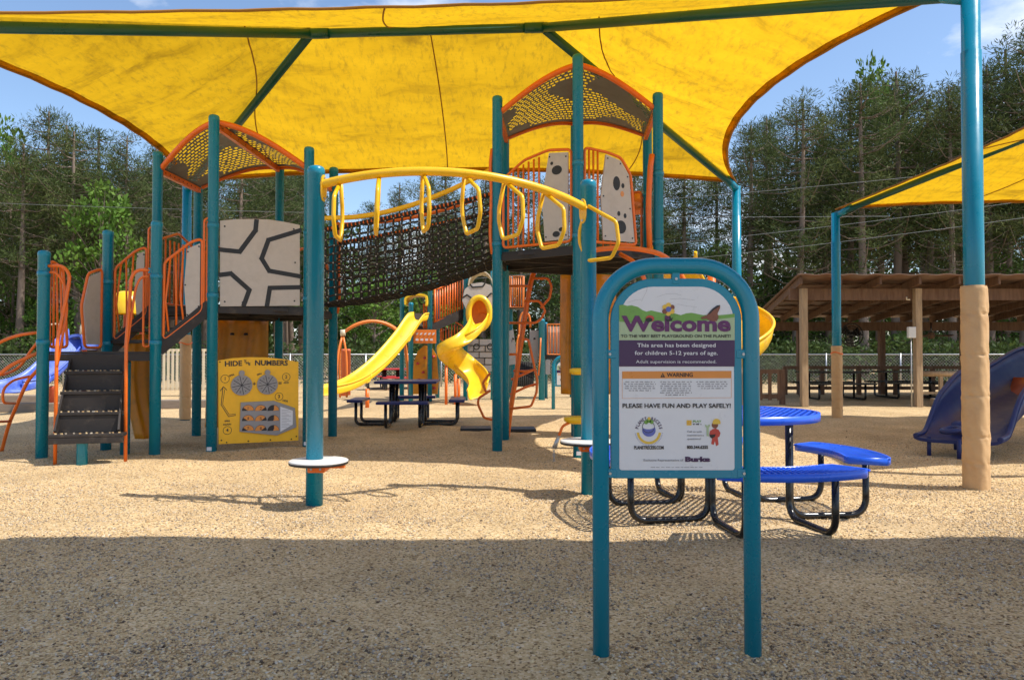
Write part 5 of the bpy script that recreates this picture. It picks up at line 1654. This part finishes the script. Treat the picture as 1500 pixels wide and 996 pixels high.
b2 = MB().tube([P(x, y, 19.9) for x, y in ((802, 519), (802, 475), (838, 475), (838, 519))], 0.026, 8, True).build('barred_railing', ORANGEP, BR)
for k in range(7):
    ptube([(806 + k * 4.8, 518, 19.9), (806 + k * 4.8, 476, 19.9)], 0.015, ORANGEP, 'bar', b2)
pquad([(803, 517), (837, 517), (837, 478), (803, 478)], 20.0, 0.03, TAUPE, 'back_panel', b2)
pquad([(797, 526), (838, 526), (838, 520), (797, 520)], 20.8, 0.9, DECK, 'deck', BR)
pquad([(799, 548), (806, 548), (806, 527), (799, 527)], 19.9, 0.05, GREYP, 'grey_panel', BR)
# --- left one with blue slide and yellow dome
BL = thing('play_structure', 'distant small play structure with pale blue slide and yellow dome roof behind the stairs', 'play structure', (P(150, 590, 17).x, 17, 0))
for px, yt, Yp in ((76, 565, 15.4), (124, 498, 16.2), (164, 452, 16.4), (208, 452, 16.8), (184, 452, 17.8), (112, 500, 17.3)):
    bpost(px, yt, 590, BL, mat('rust_paint', (0.45, 0.07, 0.03), 0.45) if px == 76 else MATS['rust_paint'], 0.05, Y=Yp)
q = P(187, 460, 17.0)
MB().lathe(q, [(0.36, 0.0), (0.37, 0.08), (0.35, 0.28), (0.28, 0.45), (0.16, 0.52), (0.001, 0.53)], 20).build('dome_roof', YELLOWP, BL)
chute([P(121, 498, 16.2), P(110, 505, 16.0), P(92, 528, 15.6), P(70, 552, 15.2), P(50, 566, 14.9), P(28, 573, 14.6), P(8, 576, 14.4)], 0.60, (0.55, 0.83, 0), BLUEL, 'blue_slide', BL, 0.22)
bh = [P(92, 512, 15.9), P(94, 497, 15.9), P(106, 490, 15.9), P(120, 492, 15.9), P(124, 512, 15.9)]
MB().sheet([[p + V(0, d, 0) for p in catmull(bh, 4)] for d in (0, 0.3, 0.6)], 0.05).build('slide_hood', BLUEL, BL)
pquad([(124, 515), (208, 515), (208, 510), (124, 510)], 17.4, 1.0, DECK, 'deck', BL)
for pts in ([(71, 490, 15.9), (71, 476, 15.9), (86, 474, 15.9), (87, 490, 15.9)], [(118, 490, 15.9), (119, 476, 15.9), (124, 473, 15.9), (128, 475, 15.9)]):
    ptube(pts, 0.02, CREAM, 'handle', BL, 0.05)
# ------------------------------------------------------------------ big dark blue slide on the right
SL = thing('slide', 'wide dark blue moulded slide with bumpy bed beside the tan padded post', 'slide', (P(1430, 660, 9.0).x, 9.3, 0))
path = [P(1401, 646, 8.55), P(1414, 640, 8.75), P(1436, 622, 9.05), P(1462, 600, 9.4), P(1492, 583, 9.75), P(1530, 566, 10.1), P(1575, 552, 10.5), P(1630, 546, 11.0)]
sd = Vector((0.80, -0.60, 0))
pp = catmull(path, 5)
rows = []
for k, p in enumerate(pp):
    t = k / (len(pp) - 1)
    row = []
    hw = 0.42
    sm_ = min(1, max(0, (t - 0.13) / 0.17)); wl = 0.04 + 0.38 * sm_ * sm_ * (3 - 2 * sm_) * (1.0 + 0.12 * math.sin(t * 18))
    for i in range(17):
        u = -1 + i / 8
        row.append(p + sd * (hw * math.sin(u * PI / 2)) + V(0, 0, wl * (1 - math.cos(max(0, abs(u) - 0.35) / 0.65 * PI / 2)) ** 1.0))
    rows.append(row)
so_ = MB().sheet(rows, 0.035).build('slide_bed', BLUED, SL)
for k in (0, 16):
    MB().tube([r_[k] for r_ in rows], 0.028, 8).build('slide_lip', BLUED, so_)
q = P(1394, 632, 8.62)
MB().tube([V(q.x + 0.10 * math.cos(a), q.y + 0.10 * math.sin(a), q.z + 0.02 + 0.05 * math.cos(a) * 0.4) for a in [2 * PI * k / 18 for k in range(18)]], 0.03, 8, True).build('bump_ring', BLUED, so_)
q = P(1408, 622, 8.85)
MB().lathe(q, [(0.12, -0.03), (0.10, 0.02), (0.05, 0.045), (0.001, 0.05)], 16).build('bump', BLUED, so_)
for px, py, Yl in ((1361, 658, 8.78), (1405, 668, 8.45), (1400, 645, 9.2)):
    a_ = P(px, py, Yl)
    MB().tube([V(a_.x, a_.y, -0.04), V(a_.x, a_.y, 0.22)], 0.024, 8).build('leg', BLUED, SL)
# brown-red moulded foot under the bed
rows = [[P(1440, 628, 9.6) + V(0.9 * i / 8, 0.25 + 0.5 * j, (0.05 - 0.12 * (1 - (i / 8)) ** 2) + 0.62 * (i / 8) ** 1.3 - 0.02) for i in range(9)] for j in range(2)]
MB().sheet(rows, 0.05).build('underside_shell', RUSTP, SL)
a_, b_ = P(1545, 600, 10.2), P(1600, 600, 10.9)
for p in (a_, b_):
    MB().post(p.x, p.y, -0.05, 1.9, PR).build('post', TEAL, SL)
# yellow climber knob at the far right edge belongs to a further post
# ------------------------------------------------------------------ pavilion
YV = 17.0
PV = thing('pavilion', 'open timber picnic pavilion with a shed roof on wooden posts at the right', 'pavilion', (10.5, 19.5, 0))
xL, xR_ = P(1166, 410, 16.5).x, 20.0
zF, zBk = P(1300, 404, 16.5).z, P(1300, 470, 22.5).z + 0.12
def rz(y): return zF + (zBk - zF) * (y - 16.5) / 6.0
xLb = P(1112, 450, 22.0).x
def roofpt(u, v):
    y = 16.4 + 6.2 * v
    xl = xL + (xLb - xL) * v
    return V(xl + (xR_ - xl) * u, y, rz(y) + 0.02 + 0.012 * math.sin(u * 160))
rt = MB().sheet([[roofpt(i / 160, j / 6) for i in range(161)] for j in range(7)], 0.02).build('roof_sheet', TIN, PV)
n_r = 16
for k in range(n_r):
    x = xL + 0.12 + k * (xR_ - xL - 0.3) / (n_r - 1)
    dxl = (xLb - xL) * max(0, 1 - k / 5)
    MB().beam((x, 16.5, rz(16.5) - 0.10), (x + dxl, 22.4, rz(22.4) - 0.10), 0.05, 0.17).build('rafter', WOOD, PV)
for k, y in enumerate((17.0, 22.2)):
    xs = P(1178, 400, 17.0).x - 0.35 if k == 0 else xLb + 0.2
    MB().beam((xs, y, rz(y) - 0.33), (xR_ - 0.2, y, rz(y) - 0.33), 0.09, 0.26).build('girder', WOOD, PV)
for k in range(7):
    y = 17.4 + k * 0.75
    MB().beam((xL + 0.3 + (xLb - xL) * (y - 16.5) / 6, y, rz(y) - 0.022), (xR_ - 0.2, y, rz(y) - 0.022), 0.09, 0.03).build('purlin', WOOD, PV)
for px in (1175, 1341, 1510, 1680):
    q = P(px, 590, 17.0)
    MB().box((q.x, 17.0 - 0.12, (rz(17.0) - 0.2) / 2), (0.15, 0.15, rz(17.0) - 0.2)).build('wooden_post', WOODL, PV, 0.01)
for px in (1172, 1292, 1412, 1540):
    q = P(px, 570, 22.2)
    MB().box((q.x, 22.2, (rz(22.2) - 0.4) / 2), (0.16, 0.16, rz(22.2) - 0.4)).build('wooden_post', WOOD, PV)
q = P(1334, 487, 16.75)
eb = MB().box((q.x, 16.72, q.z), (0.17, 0.09, 0.25)).build('electrical_box', mat('box_grey', (0.62, 0.63, 0.63), 0.4), PV, 0.01)
MB().cyl((q.x + 0.0, 16.74, 0.0), (q.x, 16.74, q.z - 0.12), 0.016, n=8).build('conduit', STEEL, eb)
MB().tube([P(1328, 435, 16.7), P(1328, 439, 16.7), P(1333, 439, 16.7)], 0.014, 6).build('lamp_bracket', CREAM, PV)
def fan(c, r, axis_h, name):
    hub = MB().lathe(c, [(0.001, 0.10), (0.08, 0.08), (0.10, 0.0), (0.07, -0.07), (0.001, -0.08)], 14).build(name, BLACKM if not axis_h else WOOD, PV)
    if axis_h:
        for k in range(5):
            a = 2 * PI * k / 5 + 0.3
            u = V(math.cos(a), math.sin(a), 0); w = V(-math.sin(a), math.cos(a), 0.2)
            MB().sheet([[c + u * 0.1 - w * 0.05, c + u * 0.1 + w * 0.05], [c + u * r - w * 0.08, c + u * r + w * 0.08]], 0.01, False).build('fan_blade', WOOD, hub)
        MB().cyl(c, c + V(0, 0, 0.35), 0.02, n=8).build('fan_rod', BLACKM, hub)
    else:
        for rr in (r, r * 0.75, r * 0.5, r * 0.25):
            MB().tube([c + V(rr * math.cos(a), -0.08, rr * math.sin(a)) for a in [2 * PI * k / 28 for k in range(28)]], 0.012 if rr < r else 0.02, 5, True).build('fan_guard', BLACKM, hub)
        for k in range(3):
            a = 2 * PI * k / 3 + 0.4
            u = V(math.cos(a), 0, math.sin(a)); w = V(-math.sin(a), 0.3, math.cos(a))
            MB().sheet([[c + u * 0.05 - w * 0.05, c + u * 0.05 + w * 0.05], [c + u * r * 0.9 - w * 0.14, c + u * r * 0.9 + w * 0.14]], 0.01, False).build('fan_blade', BLACKM, hub)
        MB().cyl(c, c + V(0, 0.3, 0.2), 0.03, n=8).build('fan_arm', BLACKM, hub)
fan(P(1246, 491, 21.6), 0.33, False, 'wall_fan')
fan(P(1364, 492, 19.5), 0.55, True, 'ceiling_fan')
# low timber rail round the pavilion
def rail_fence(p0, p1, n, label, zt=0.95, m_=None, slats=0):
    p0, p1 = Vector(p0), Vector(p1)
    t = thing('timber_railing', label, 'railing', ((p0 + p1) / 2).to_tuple())
    m_ = m_ or WOOD
    for k in range(n + 1):
        q = p0 + (p1 - p0) * k / n
        MB().box((q.x, q.y, zt / 2), (0.11, 0.11, zt)).build('railing_post', m_, t)
    MB().beam(p0 + V(0, -0.08, zt - 0.04), p1 + V(0, -0.08, zt - 0.04), 0.04, 0.10).build('top_rail', m_, t)
    MB().beam(p0 + V(0, -0.08, 0.2), p1 + V(0, -0.08, 0.2), 0.04, 0.10).build('bottom_rail', m_, t)
    for k in range(slats):
        q = p0 + (p1 - p0) * (k + 0.5) / slats
        MB().box((q.x, q.y - 0.1, zt / 2 + 0.05), (0.08, 0.025, zt - 0.12)).build('slat', m_, t)
    return t
rail_fence((P(1150, 560, 22.0).x, 22.0, 0), (P(1420, 560, 22.0).x, 22.0, 0), 5, 'dark timber railing along the back of the pavilion', 0.85)
rail_fence((P(1092, 600, 17.6).x, 17.6, 0), (P(1146, 600, 17.6).x, 17.6, 0), 1, 'brown picket railing left of the pavilion post', 0.83, WOOD, 4)
tr = thing('timber_railing', 'pale round timber rail right of the second pavilion post', 'railing', (P(1385, 590, 17.2).x, 17.2, 0))
MB().cyl(P(1349, 547.5, 17.1), P(1428, 547.5, 17.1), 0.065, n=12).build('top_rail', WOODL, tr)
MB().box((P(1378, 560, 17.1).x, 17.1, 0.35), (0.08, 0.06, 0.70)).build('railing_post', WOODL, tr)
MB().box((P(1385, 580, 17.1).x, 17.15, 0.30), (1.3, 0.14, 0.05)).build('bench_plank', WOODL, tr)
MB().box((P(1392, 590, 17.0).x, 16.9, 0.09), (0.95, 0.16, 0.20)).build('timber_kerb', WOODG, tr)
navy = MATS['navy_plastisol']
for px, Y_, lb in ((1218, 19.8, 'dark picnic table under the pavilion by its first post'), (1330, 20.4, 'dark picnic table under the pavilion beside the second post'), (1395, 20.0, 'dark picnic table under the pavilion behind the pale rail')):
    c = P(px, 560, Y_)
    t = thing('picnic_table', lb, 'picnic table', (c.x, Y_, 0), 'tables under the pavilion')
    MB().box((c.x, Y_, 0.72), (1.7, 0.7, 0.05)).build('table_top', BLACKM, t, 0.01)
    for s_ in (-1, 1):
        MB().box((c.x, Y_ + s_ * 0.65, 0.43), (1.7, 0.25, 0.05)).build('bench', BLACKM, t, 0.01)
        MB().tube(rounded([V(c.x + s_ * 0.6, Y_ - 0.65, 0.41), V(c.x + s_ * 0.6, Y_ - 0.65, 0.03), V(c.x + s_ * 0.6, Y_ + 0.65, 0.03), V(c.x + s_ * 0.6, Y_ + 0.65, 0.41)], 0.08, 4), 0.03, 8).build('leg', BLACKM, t)
        MB().cyl((c.x + s_ * 0.6, Y_, 0.03), (c.x + s_ * 0.6, Y_, 0.7), 0.03, n=8).build('leg', BLACKM, t)
# ------------------------------------------------------------------ chain-link fence, cream fence, timbers
def chain_fence(x0, y0, x1, y1, label, h=1.2):
    a, b = V(x0, y0, 0), V(x1, y1, 0)
    L_ = (b - a).length; u = (b - a).normalized()
    t = thing('chain_link_fence', label, 'fence', ((a + b) / 2).to_tuple())
    n = int(L_ / 2.6)
    for k in range(n + 1):
        q = a + u * (L_ * k / n)
        MB().cyl(q, q + V(0, 0, h + 0.04), 0.03, n=8).build('fence_post', STEEL, t)
    MB().cyl(a + V(0, 0, h), b + V(0, 0, h), 0.024, n=8).build('top_rail', STEEL, t)
    m = MB()
    st = 0.11
    for k in range(int(-h / st), int(L_ / st)):
        for sg in (1, -1):
            s0, s1 = k * st, k * st + h
            z0, z1 = 0.02, h
            lo, hi = max(0, s0), min(L_, s1)
            if hi <= lo: continue
            za, zb_ = (lo - s0), (hi - s0)
            if sg < 0: za, zb_ = h - za, h - zb_
            m.tube([a + u * lo + V(0, 0.006 * sg, za), a + u * hi + V(0, 0.006 * sg, zb_)], 0.0045, 3, caps=False)
    o = m.build('wire_mesh', STEEL, t)
    o['kind'] = 'stuff'
chain_fence(-28, 27.5, 3, 27.5, 'galvanised chain-link fence behind the distant slides')
chain_fence(6, 26.5, 32, 25.5, 'galvanised chain-link fence behind the pavilion')
cf = thing('picket_fence', 'cream vinyl picket fence seen below the stair ramp', 'fence', (P(250, 565, 21).x, 21, 0))
xa, xb = P(190, 500, 21).x, P(330, 500, 21).x
for z in (0.22, 1.32):
    MB().box(((xa + xb) / 2, 21, z), (xb - xa, 0.04, 0.07)).build('rail', CREAM, cf)
k = 0
x = xa
while x < xb:
    MB().box((x, 20.96, 0.77), (0.06, 0.03, 1.16)).build('picket', CREAM, cf)
    x += 0.125
for px, py, ln, lb in ((250, 598, 2.2, 'weathered grey landscape timber edging below the cream fence'), (25, 590, 4.5, 'weathered timber edging across the far left'), (40, 603, 4.2, 'second timber edging in front at the far left')):
    g_ = G(px, py)
    o = MB().box((g_.x, g_.y, 0.09), (ln, 0.2, 0.2), 0.0).build('landscape_timber', WOODG, None, 0.02)
    centre_origin(o)
    tag(o, lb, 'timber')
# ------------------------------------------------------------------ trees
def mesh_np(name, co, fc, m_, smooth=False):
    k = fc.shape[1]
    me = bpy.data.meshes.new(name)
    me.vertices.add(len(co)); me.vertices.foreach_set('co', np.ascontiguousarray(co, dtype=np.float32).ravel())
    me.loops.add(fc.size); me.loops.foreach_set('vertex_index', fc.ravel().astype(np.int32))
    me.polygons.add(len(fc)); me.polygons.foreach_set('loop_start', np.arange(0, fc.size, k, dtype=np.int32))
    me.update(calc_edges=True)
    me.materials.append(m_)
    return me
def blades(cen, n_per, size, asp, r_):
    """small leaf/needle quads around cluster centres: cen (k,3), spread (k,)"""
    k = len(cen)
    n = k * n_per
    c = np.repeat(cen[:, :3], n_per, 0)
    sp = np.repeat(cen[:, 3], n_per)
    d = r_.normal(0, 1, (n, 3)); d /= np.linalg.norm(d, axis=1)[:, None]
    rad = sp * r_.uniform(0.05, 1, n) ** 0.5
    p = c + d * rad[:, None] * np.array([1, 1, 0.6])
    ax = d + r_.normal(0, 0.5, (n, 3)) + np.array([0, 0, 0.25]); ax /= np.linalg.norm(ax, axis=1)[:, None]
    sd = np.cross(ax, r_.normal(0, 1, (n, 3))); sd /= np.linalg.norm(sd, axis=1)[:, None]
    L_ = size * r_.uniform(0.6, 1.3, n); W_ = L_ * asp
    v0 = p; v1 = p + ax * (L_ * 0.5)[:, None] + sd * W_[:, None]; v2 = p + ax * L_[:, None]; v3 = p + ax * (L_ * 0.5)[:, None] - sd * W_[:, None]
    co = np.stack([v0, v1, v2, v3], 1).reshape(-1, 3)
    fc = np.arange(n * 4).reshape(-1, 4)
    return co, fc
def pine_variant(seed, H_=15.0):
    r_ = np.random.default_rng(seed)
    m = MB()
    bend = r_.normal(0, 0.25, 2)
    def tp(z): return V(bend[0] * math.sin(z / H_ * 2.2), bend[1] * math.sin(z / H_ * 1.7), z)
    m.tube([tp(H_ * k / 10) for k in range(11)], [0.24 * (1 - 0.85 * k / 10) + 0.015 for k in range(11)], 7, caps=False)
    cl = []
    z = H_ * (r_.uniform(0.28, 0.36) if seed % 2 else r_.uniform(0.42, 0.52))
    while z < H_ * 0.985:
        fz = (z / H_ - 0.3) / 0.7
        nb = r_.integers(2, 6)
        for _ in range(nb):
            a = r_.uniform(0, 2 * PI)
            ln = max(0.35, (0.45 + 2.3 * math.sin(PI * min(1.0, max(0, fz) * 0.78 + 0.22)) ** 0.8) * r_.uniform(0.5, 1.15))
            base = tp(z)
            rise = ln * r_.uniform(0.05, 0.5)
            pts = [base + V(math.cos(a) * ln * t, math.sin(a) * ln * t, rise * t ** 1.3 - 0.12 * ln * math.sin(PI * t)) for t in (0, 0.35, 0.7, 1.0)]
            m.tube(pts, [0.045, 0.03, 0.02, 0.008], 4, caps=False)
            for t in np.arange(0.35, 1.05, 0.42 / max(ln, 0.4)):
                q = pts[0] + V(math.cos(a) * ln * t, math.sin(a) * ln * t, rise * t ** 1.3)
                if r_.uniform() < (0.45 if fz < 0.15 else 0.80):
                    cl.append((q.x + r_.normal(0, .18), q.y + r_.normal(0, .18), q.z + r_.normal(0, .15) + 0.1, r_.uniform(0.36, 0.66)))
        z += r_.uniform(0.28, 0.62)
    cl.append((*tp(H_ * 0.99), 0.35)); cl.append((*tp(H_ * 0.96), 0.4))
    # a few dead stubs low on the trunk
    for _ in range(7):
        z = H_ * r_.uniform(0.1, 0.32); a = r_.uniform(0, 2 * PI); ln = r_.uniform(0.3, 1.3)
        m.tube([tp(z), tp(z) + V(math.cos(a) * ln, math.sin(a) * ln, r_.uniform(-0.2, 0.3))], [0.03, 0.006], 4, caps=False)
    co, fc = blades(np.array(cl), 54, 0.27, 0.068, r_)
    trunk = bpy.data.meshes.new('trunk')
    trunk.from_pydata([tuple(v) for v in m.v], [], m.f); trunk.polygons.foreach_set('use_smooth', m.sm); trunk.materials.append(BARK)
    return trunk, mesh_np('crown', co, fc, NEEDLE)
def leafy_variant(seed, H_=7.0, m_=None, dens=1.0):
    r_ = np.random.default_rng(seed)
    m = MB()
    m.tube([V(0, 0, 0), V(r_.normal(0, .1), r_.normal(0, .1), H_ * 0.4), V(r_.normal(0, .25), r_.normal(0, .25), H_ * 0.9)], [0.10, 0.06, 0.015], 6, caps=False)
    cl = []
    for _ in range(int(70 * dens)):
        z = H_ * r_.uniform(0.18, 1.0)
        wr = H_ * 0.27 * math.sin(PI * min(1, max(0.05, (z / H_ - 0.08) / 0.95))) ** 0.7
        a = r_.uniform(0, 2 * PI); rr = wr * r_.uniform(0.1, 1) ** 0.6
        cl.append((rr * math.cos(a), rr * math.sin(a), z, r_.uniform(0.25, 0.6)))
        if r_.uniform() < 0.4:
            m.tube([V(0, 0, z * 0.75), V(rr * math.cos(a), rr * math.sin(a), z)], [0.03, 0.008], 4, caps=False)
    co, fc = blades(np.array(cl), 42, 0.20, 0.30, r_)
    trunk = bpy.data.meshes.new('trunk')
    trunk.from_pydata([tuple(v) for v in m.v], [], m.f); trunk.materials.append(BARK)
    return trunk, mesh_np('crown', co, fc, m_ or LEAF)
PINES = [pine_variant(100 + k) for k in range(6)]
LEAFY = [leafy_variant(200 + k, 7.0, (LEAF, LEAFD, LEAF, LEAFD)[k]) for k in range(4)]
def plant(name, var, x, y, h, h0, rz_, label, cat, group, wide=1.0):
    t = thing(name, label, cat, (x, y, -0.05), group)
    s_ = h / h0
    for nm, me in (('trunk', var[0]), ('crown', var[1])):
        o = bpy.data.objects.new(nm, me); col.objects.link(o); o.parent = t
    t.scale = (s_ * wide, s_ * wide, s_)
    t.rotation_euler = (0, 0, rz_)
    return t
tr_ = np.random.default_rng(5)
# front row of pines: photo column, photo row of the top, depth
spec = [(-190, 120, 36), (-130, 150, 39), (-70, 170, 35), (-20, 205, 38), (30, 210, 34), (68, 165, 37), (95, 185, 40), (125, 195, 35), (160, 195, 39), (195, 200, 36), (232, 215, 41),
        (262, 230, 37), (300, 232, 40), (345, 225, 36), (380, 240, 40), (420, 235, 38), (455, 250, 42), (548, 300, 44), (585, 270, 45), (625, 262, 41), (660, 255, 44), (705, 250, 40), (760, 245, 42), (815, 250, 39),
        (870, 240, 42), (925, 250, 38), (965, 235, 41), (1005, 235, 39), (1050, 222, 42), (1092, 185, 38), (1120, 172, 41), (1160, 148, 36), (1178, 165, 43), (1215, 170, 39), (1240, 132, 42), (1262, 125, 36), (1305, 108, 38), (1330, 112, 43),
        (1362, 140, 40), (1390, 130, 36), (1410, 118, 42), (1445, 100, 38), (1462, 75, 42), (1492, 38, 36), (1530, 50, 40), (1580, 60, 37), (1640, 70, 41), (1700, 60, 38), (-250, 140, 40), (-310, 130, 37), (1770, 80, 40)]
ORD = ['first', 'second', 'third', 'fourth', 'fifth', 'sixth', 'seventh', 'eighth', 'ninth', 'tenth', 'eleventh', 'twelfth', 'thirteenth', 'fourteenth', 'fifteenth', 'sixteenth', 'seventeenth', 'eighteenth', 'nineteenth', 'twentieth']
for k, (px, py, Y) in enumerate(spec):
    q = P(px, py, Y)
    left = px < 480
    mid_ = 480 <= px < 1070
    seen = -10 < px < 1510
    if seen:
        ordn = 1 + sum(1 for a_ in spec if -10 < a_[0] < px) if left else (1 + sum(1 for a_ in spec if 480 <= a_[0] < px) if mid_ else 1 + sum(1 for a_ in spec if px < a_[0] < 1510))
        word = ORD[ordn - 1]
        lab = (word + ' tall pine from the left edge in the front row of the wood' if left else word + ' front-row pine from the left of those seen between the two towers and beyond' if mid_ else word + ' tall pine from the right edge, in the front row behind the pavilion')
    else:
        lab = 'tall pine standing beyond the edge of the view'
    plant('pine_tree', PINES[k % 6], q.x, Y, q.z + 0.05, 15.0, tr_.uniform(0, 6.28), lab, 'tree', 'front row pines' if seen else 'pines out of view', tr_.uniform(0.85, 1.15))
# second and third rows fill the wood behind
for k in range(95):
    Y = tr_.uniform(44, 66)
    px = tr_.uniform(-260, 1760)
    if 470 < px < 620:
        top_ = tr_.uniform(345, 390)
    elif px <= 470:
        top_ = tr_.uniform(215, 280)
    elif px < 1060:
        top_ = tr_.uniform(300, 350)
    else:
        top_ = tr_.uniform(170, 250)
    q = P(px, top_, Y)
    plant('pine_tree', PINES[tr_.integers(0, 6)], q.x, Y, q.z + 0.05, 15.0, tr_.uniform(0, 6.28), 'slimmer pine deep in the wood behind the front row', 'tree', 'pines deep in the wood', tr_.uniform(0.8, 1.3))
# broadleaf understorey
for k in range(84):
    Y = tr_.uniform(31, 52)
    px = tr_.uniform(-260, 1760)
    h = tr_.uniform(2.5, 7.5) * (1.1 if k % 3 == 0 else 0.8)
    q = P(px, 500, Y)
    v = int(tr_.integers(0, 4))
    plant('understorey_tree', LEAFY[v], q.x, Y, h, 7.0, tr_.uniform(0, 6.28),
          'bright green young broadleaf tree below the pines' if v % 2 == 0 else 'dark green bushy broadleaf tree below the pines', 'tree', 'bright broadleaf understorey' if v % 2 == 0 else 'dark broadleaf understorey', tr_.uniform(0.8, 1.5))
# three particular fresh green trees
for px, py, Y, lb in ((1283, 97, 43, 'fresh green broadleaf crown rising above the pines at the right'), (18, 182, 42, 'light green broadleaf crown at the far left edge'), (150, 272, 33, 'fresh green young tree in front of the left pines')):
    q = P(px, py, Y)
    plant('broadleaf_tree', LEAFY[0 if px != 18 else 2], q.x, Y, q.z, 7.0, 0.7, lb, 'tree', None, 0.5 if q.z > 9 else 0.8)
# the dense far wood behind everything: one mass of foliage
r_ = np.random.default_rng(77)
n = 4200
ang = r_.uniform(-0.85, 0.85, n)
Yf = r_.uniform(66, 78, n)
xf = Yf * ang
top_f = np.where((ang > -0.28) & (ang < -0.10), 6.5, 11.0)
cl = np.stack([xf, Yf, r_.uniform(0.0, 1, n) ** 1.35 * top_f, r_.uniform(0.8, 1.8, n)], -1)
co, fc = blades(cl, 26, 0.55, 0.22, r_)
fw = bpy.data.objects.new('far_wood', mesh_np('far_wood', co, fc, LEAFD)); col.objects.link(fw)
tag(fw, 'dense dark foliage of the far wood behind all the trunks', 'wood', kind='stuff')
# low brush along the fence line
n = 1500
xb_ = r_.uniform(-34, 40, n); yb_ = r_.uniform(29.5, 36, n)
cl = np.stack([xb_, yb_, r_.uniform(0.05, 1.5, n) ** 1.3, r_.uniform(0.3, 0.7, n)], -1)
co, fc = blades(cl, 30, 0.22, 0.22, r_)
bw = bpy.data.objects.new('brush', mesh_np('brush', co, fc, LEAFD)); col.objects.link(bw)
tag(bw, 'low tangled brush growing behind the chain-link fence', 'brush', kind='stuff')
# ------------------------------------------------------------------ power lines
for k, (pa, pb, lb) in enumerate((((-40, 297, 30), (740, 318, 30), 'thin overhead wire crossing in front of the left trees'), ((1020, 289, 30), (1560, 236, 30), 'upper overhead wire in front of the right trees'),
                               ((1020, 354, 30), (1560, 288, 30), 'middle overhead wire in front of the right trees'), ((1020, 379, 30), (1560, 312, 30), 'lowest overhead wire in front of the right trees'))):
    a, b = P(*pa), P(*pb)
    a = a - (b - a) * 0.8; b = b + (b - a) * 0.4
    m = MB(); m.tube([a + (b - a) * t / 20 - V(0, 0, 0.5 * 4 * (t / 20) * (1 - t / 20)) + V(0, 0, 0.45) for t in range(21)], 0.009, 5)
    o = m.build('overhead_wire', WIREM, None)
    centre_origin(o)
    tag(o, lb, 'wire')
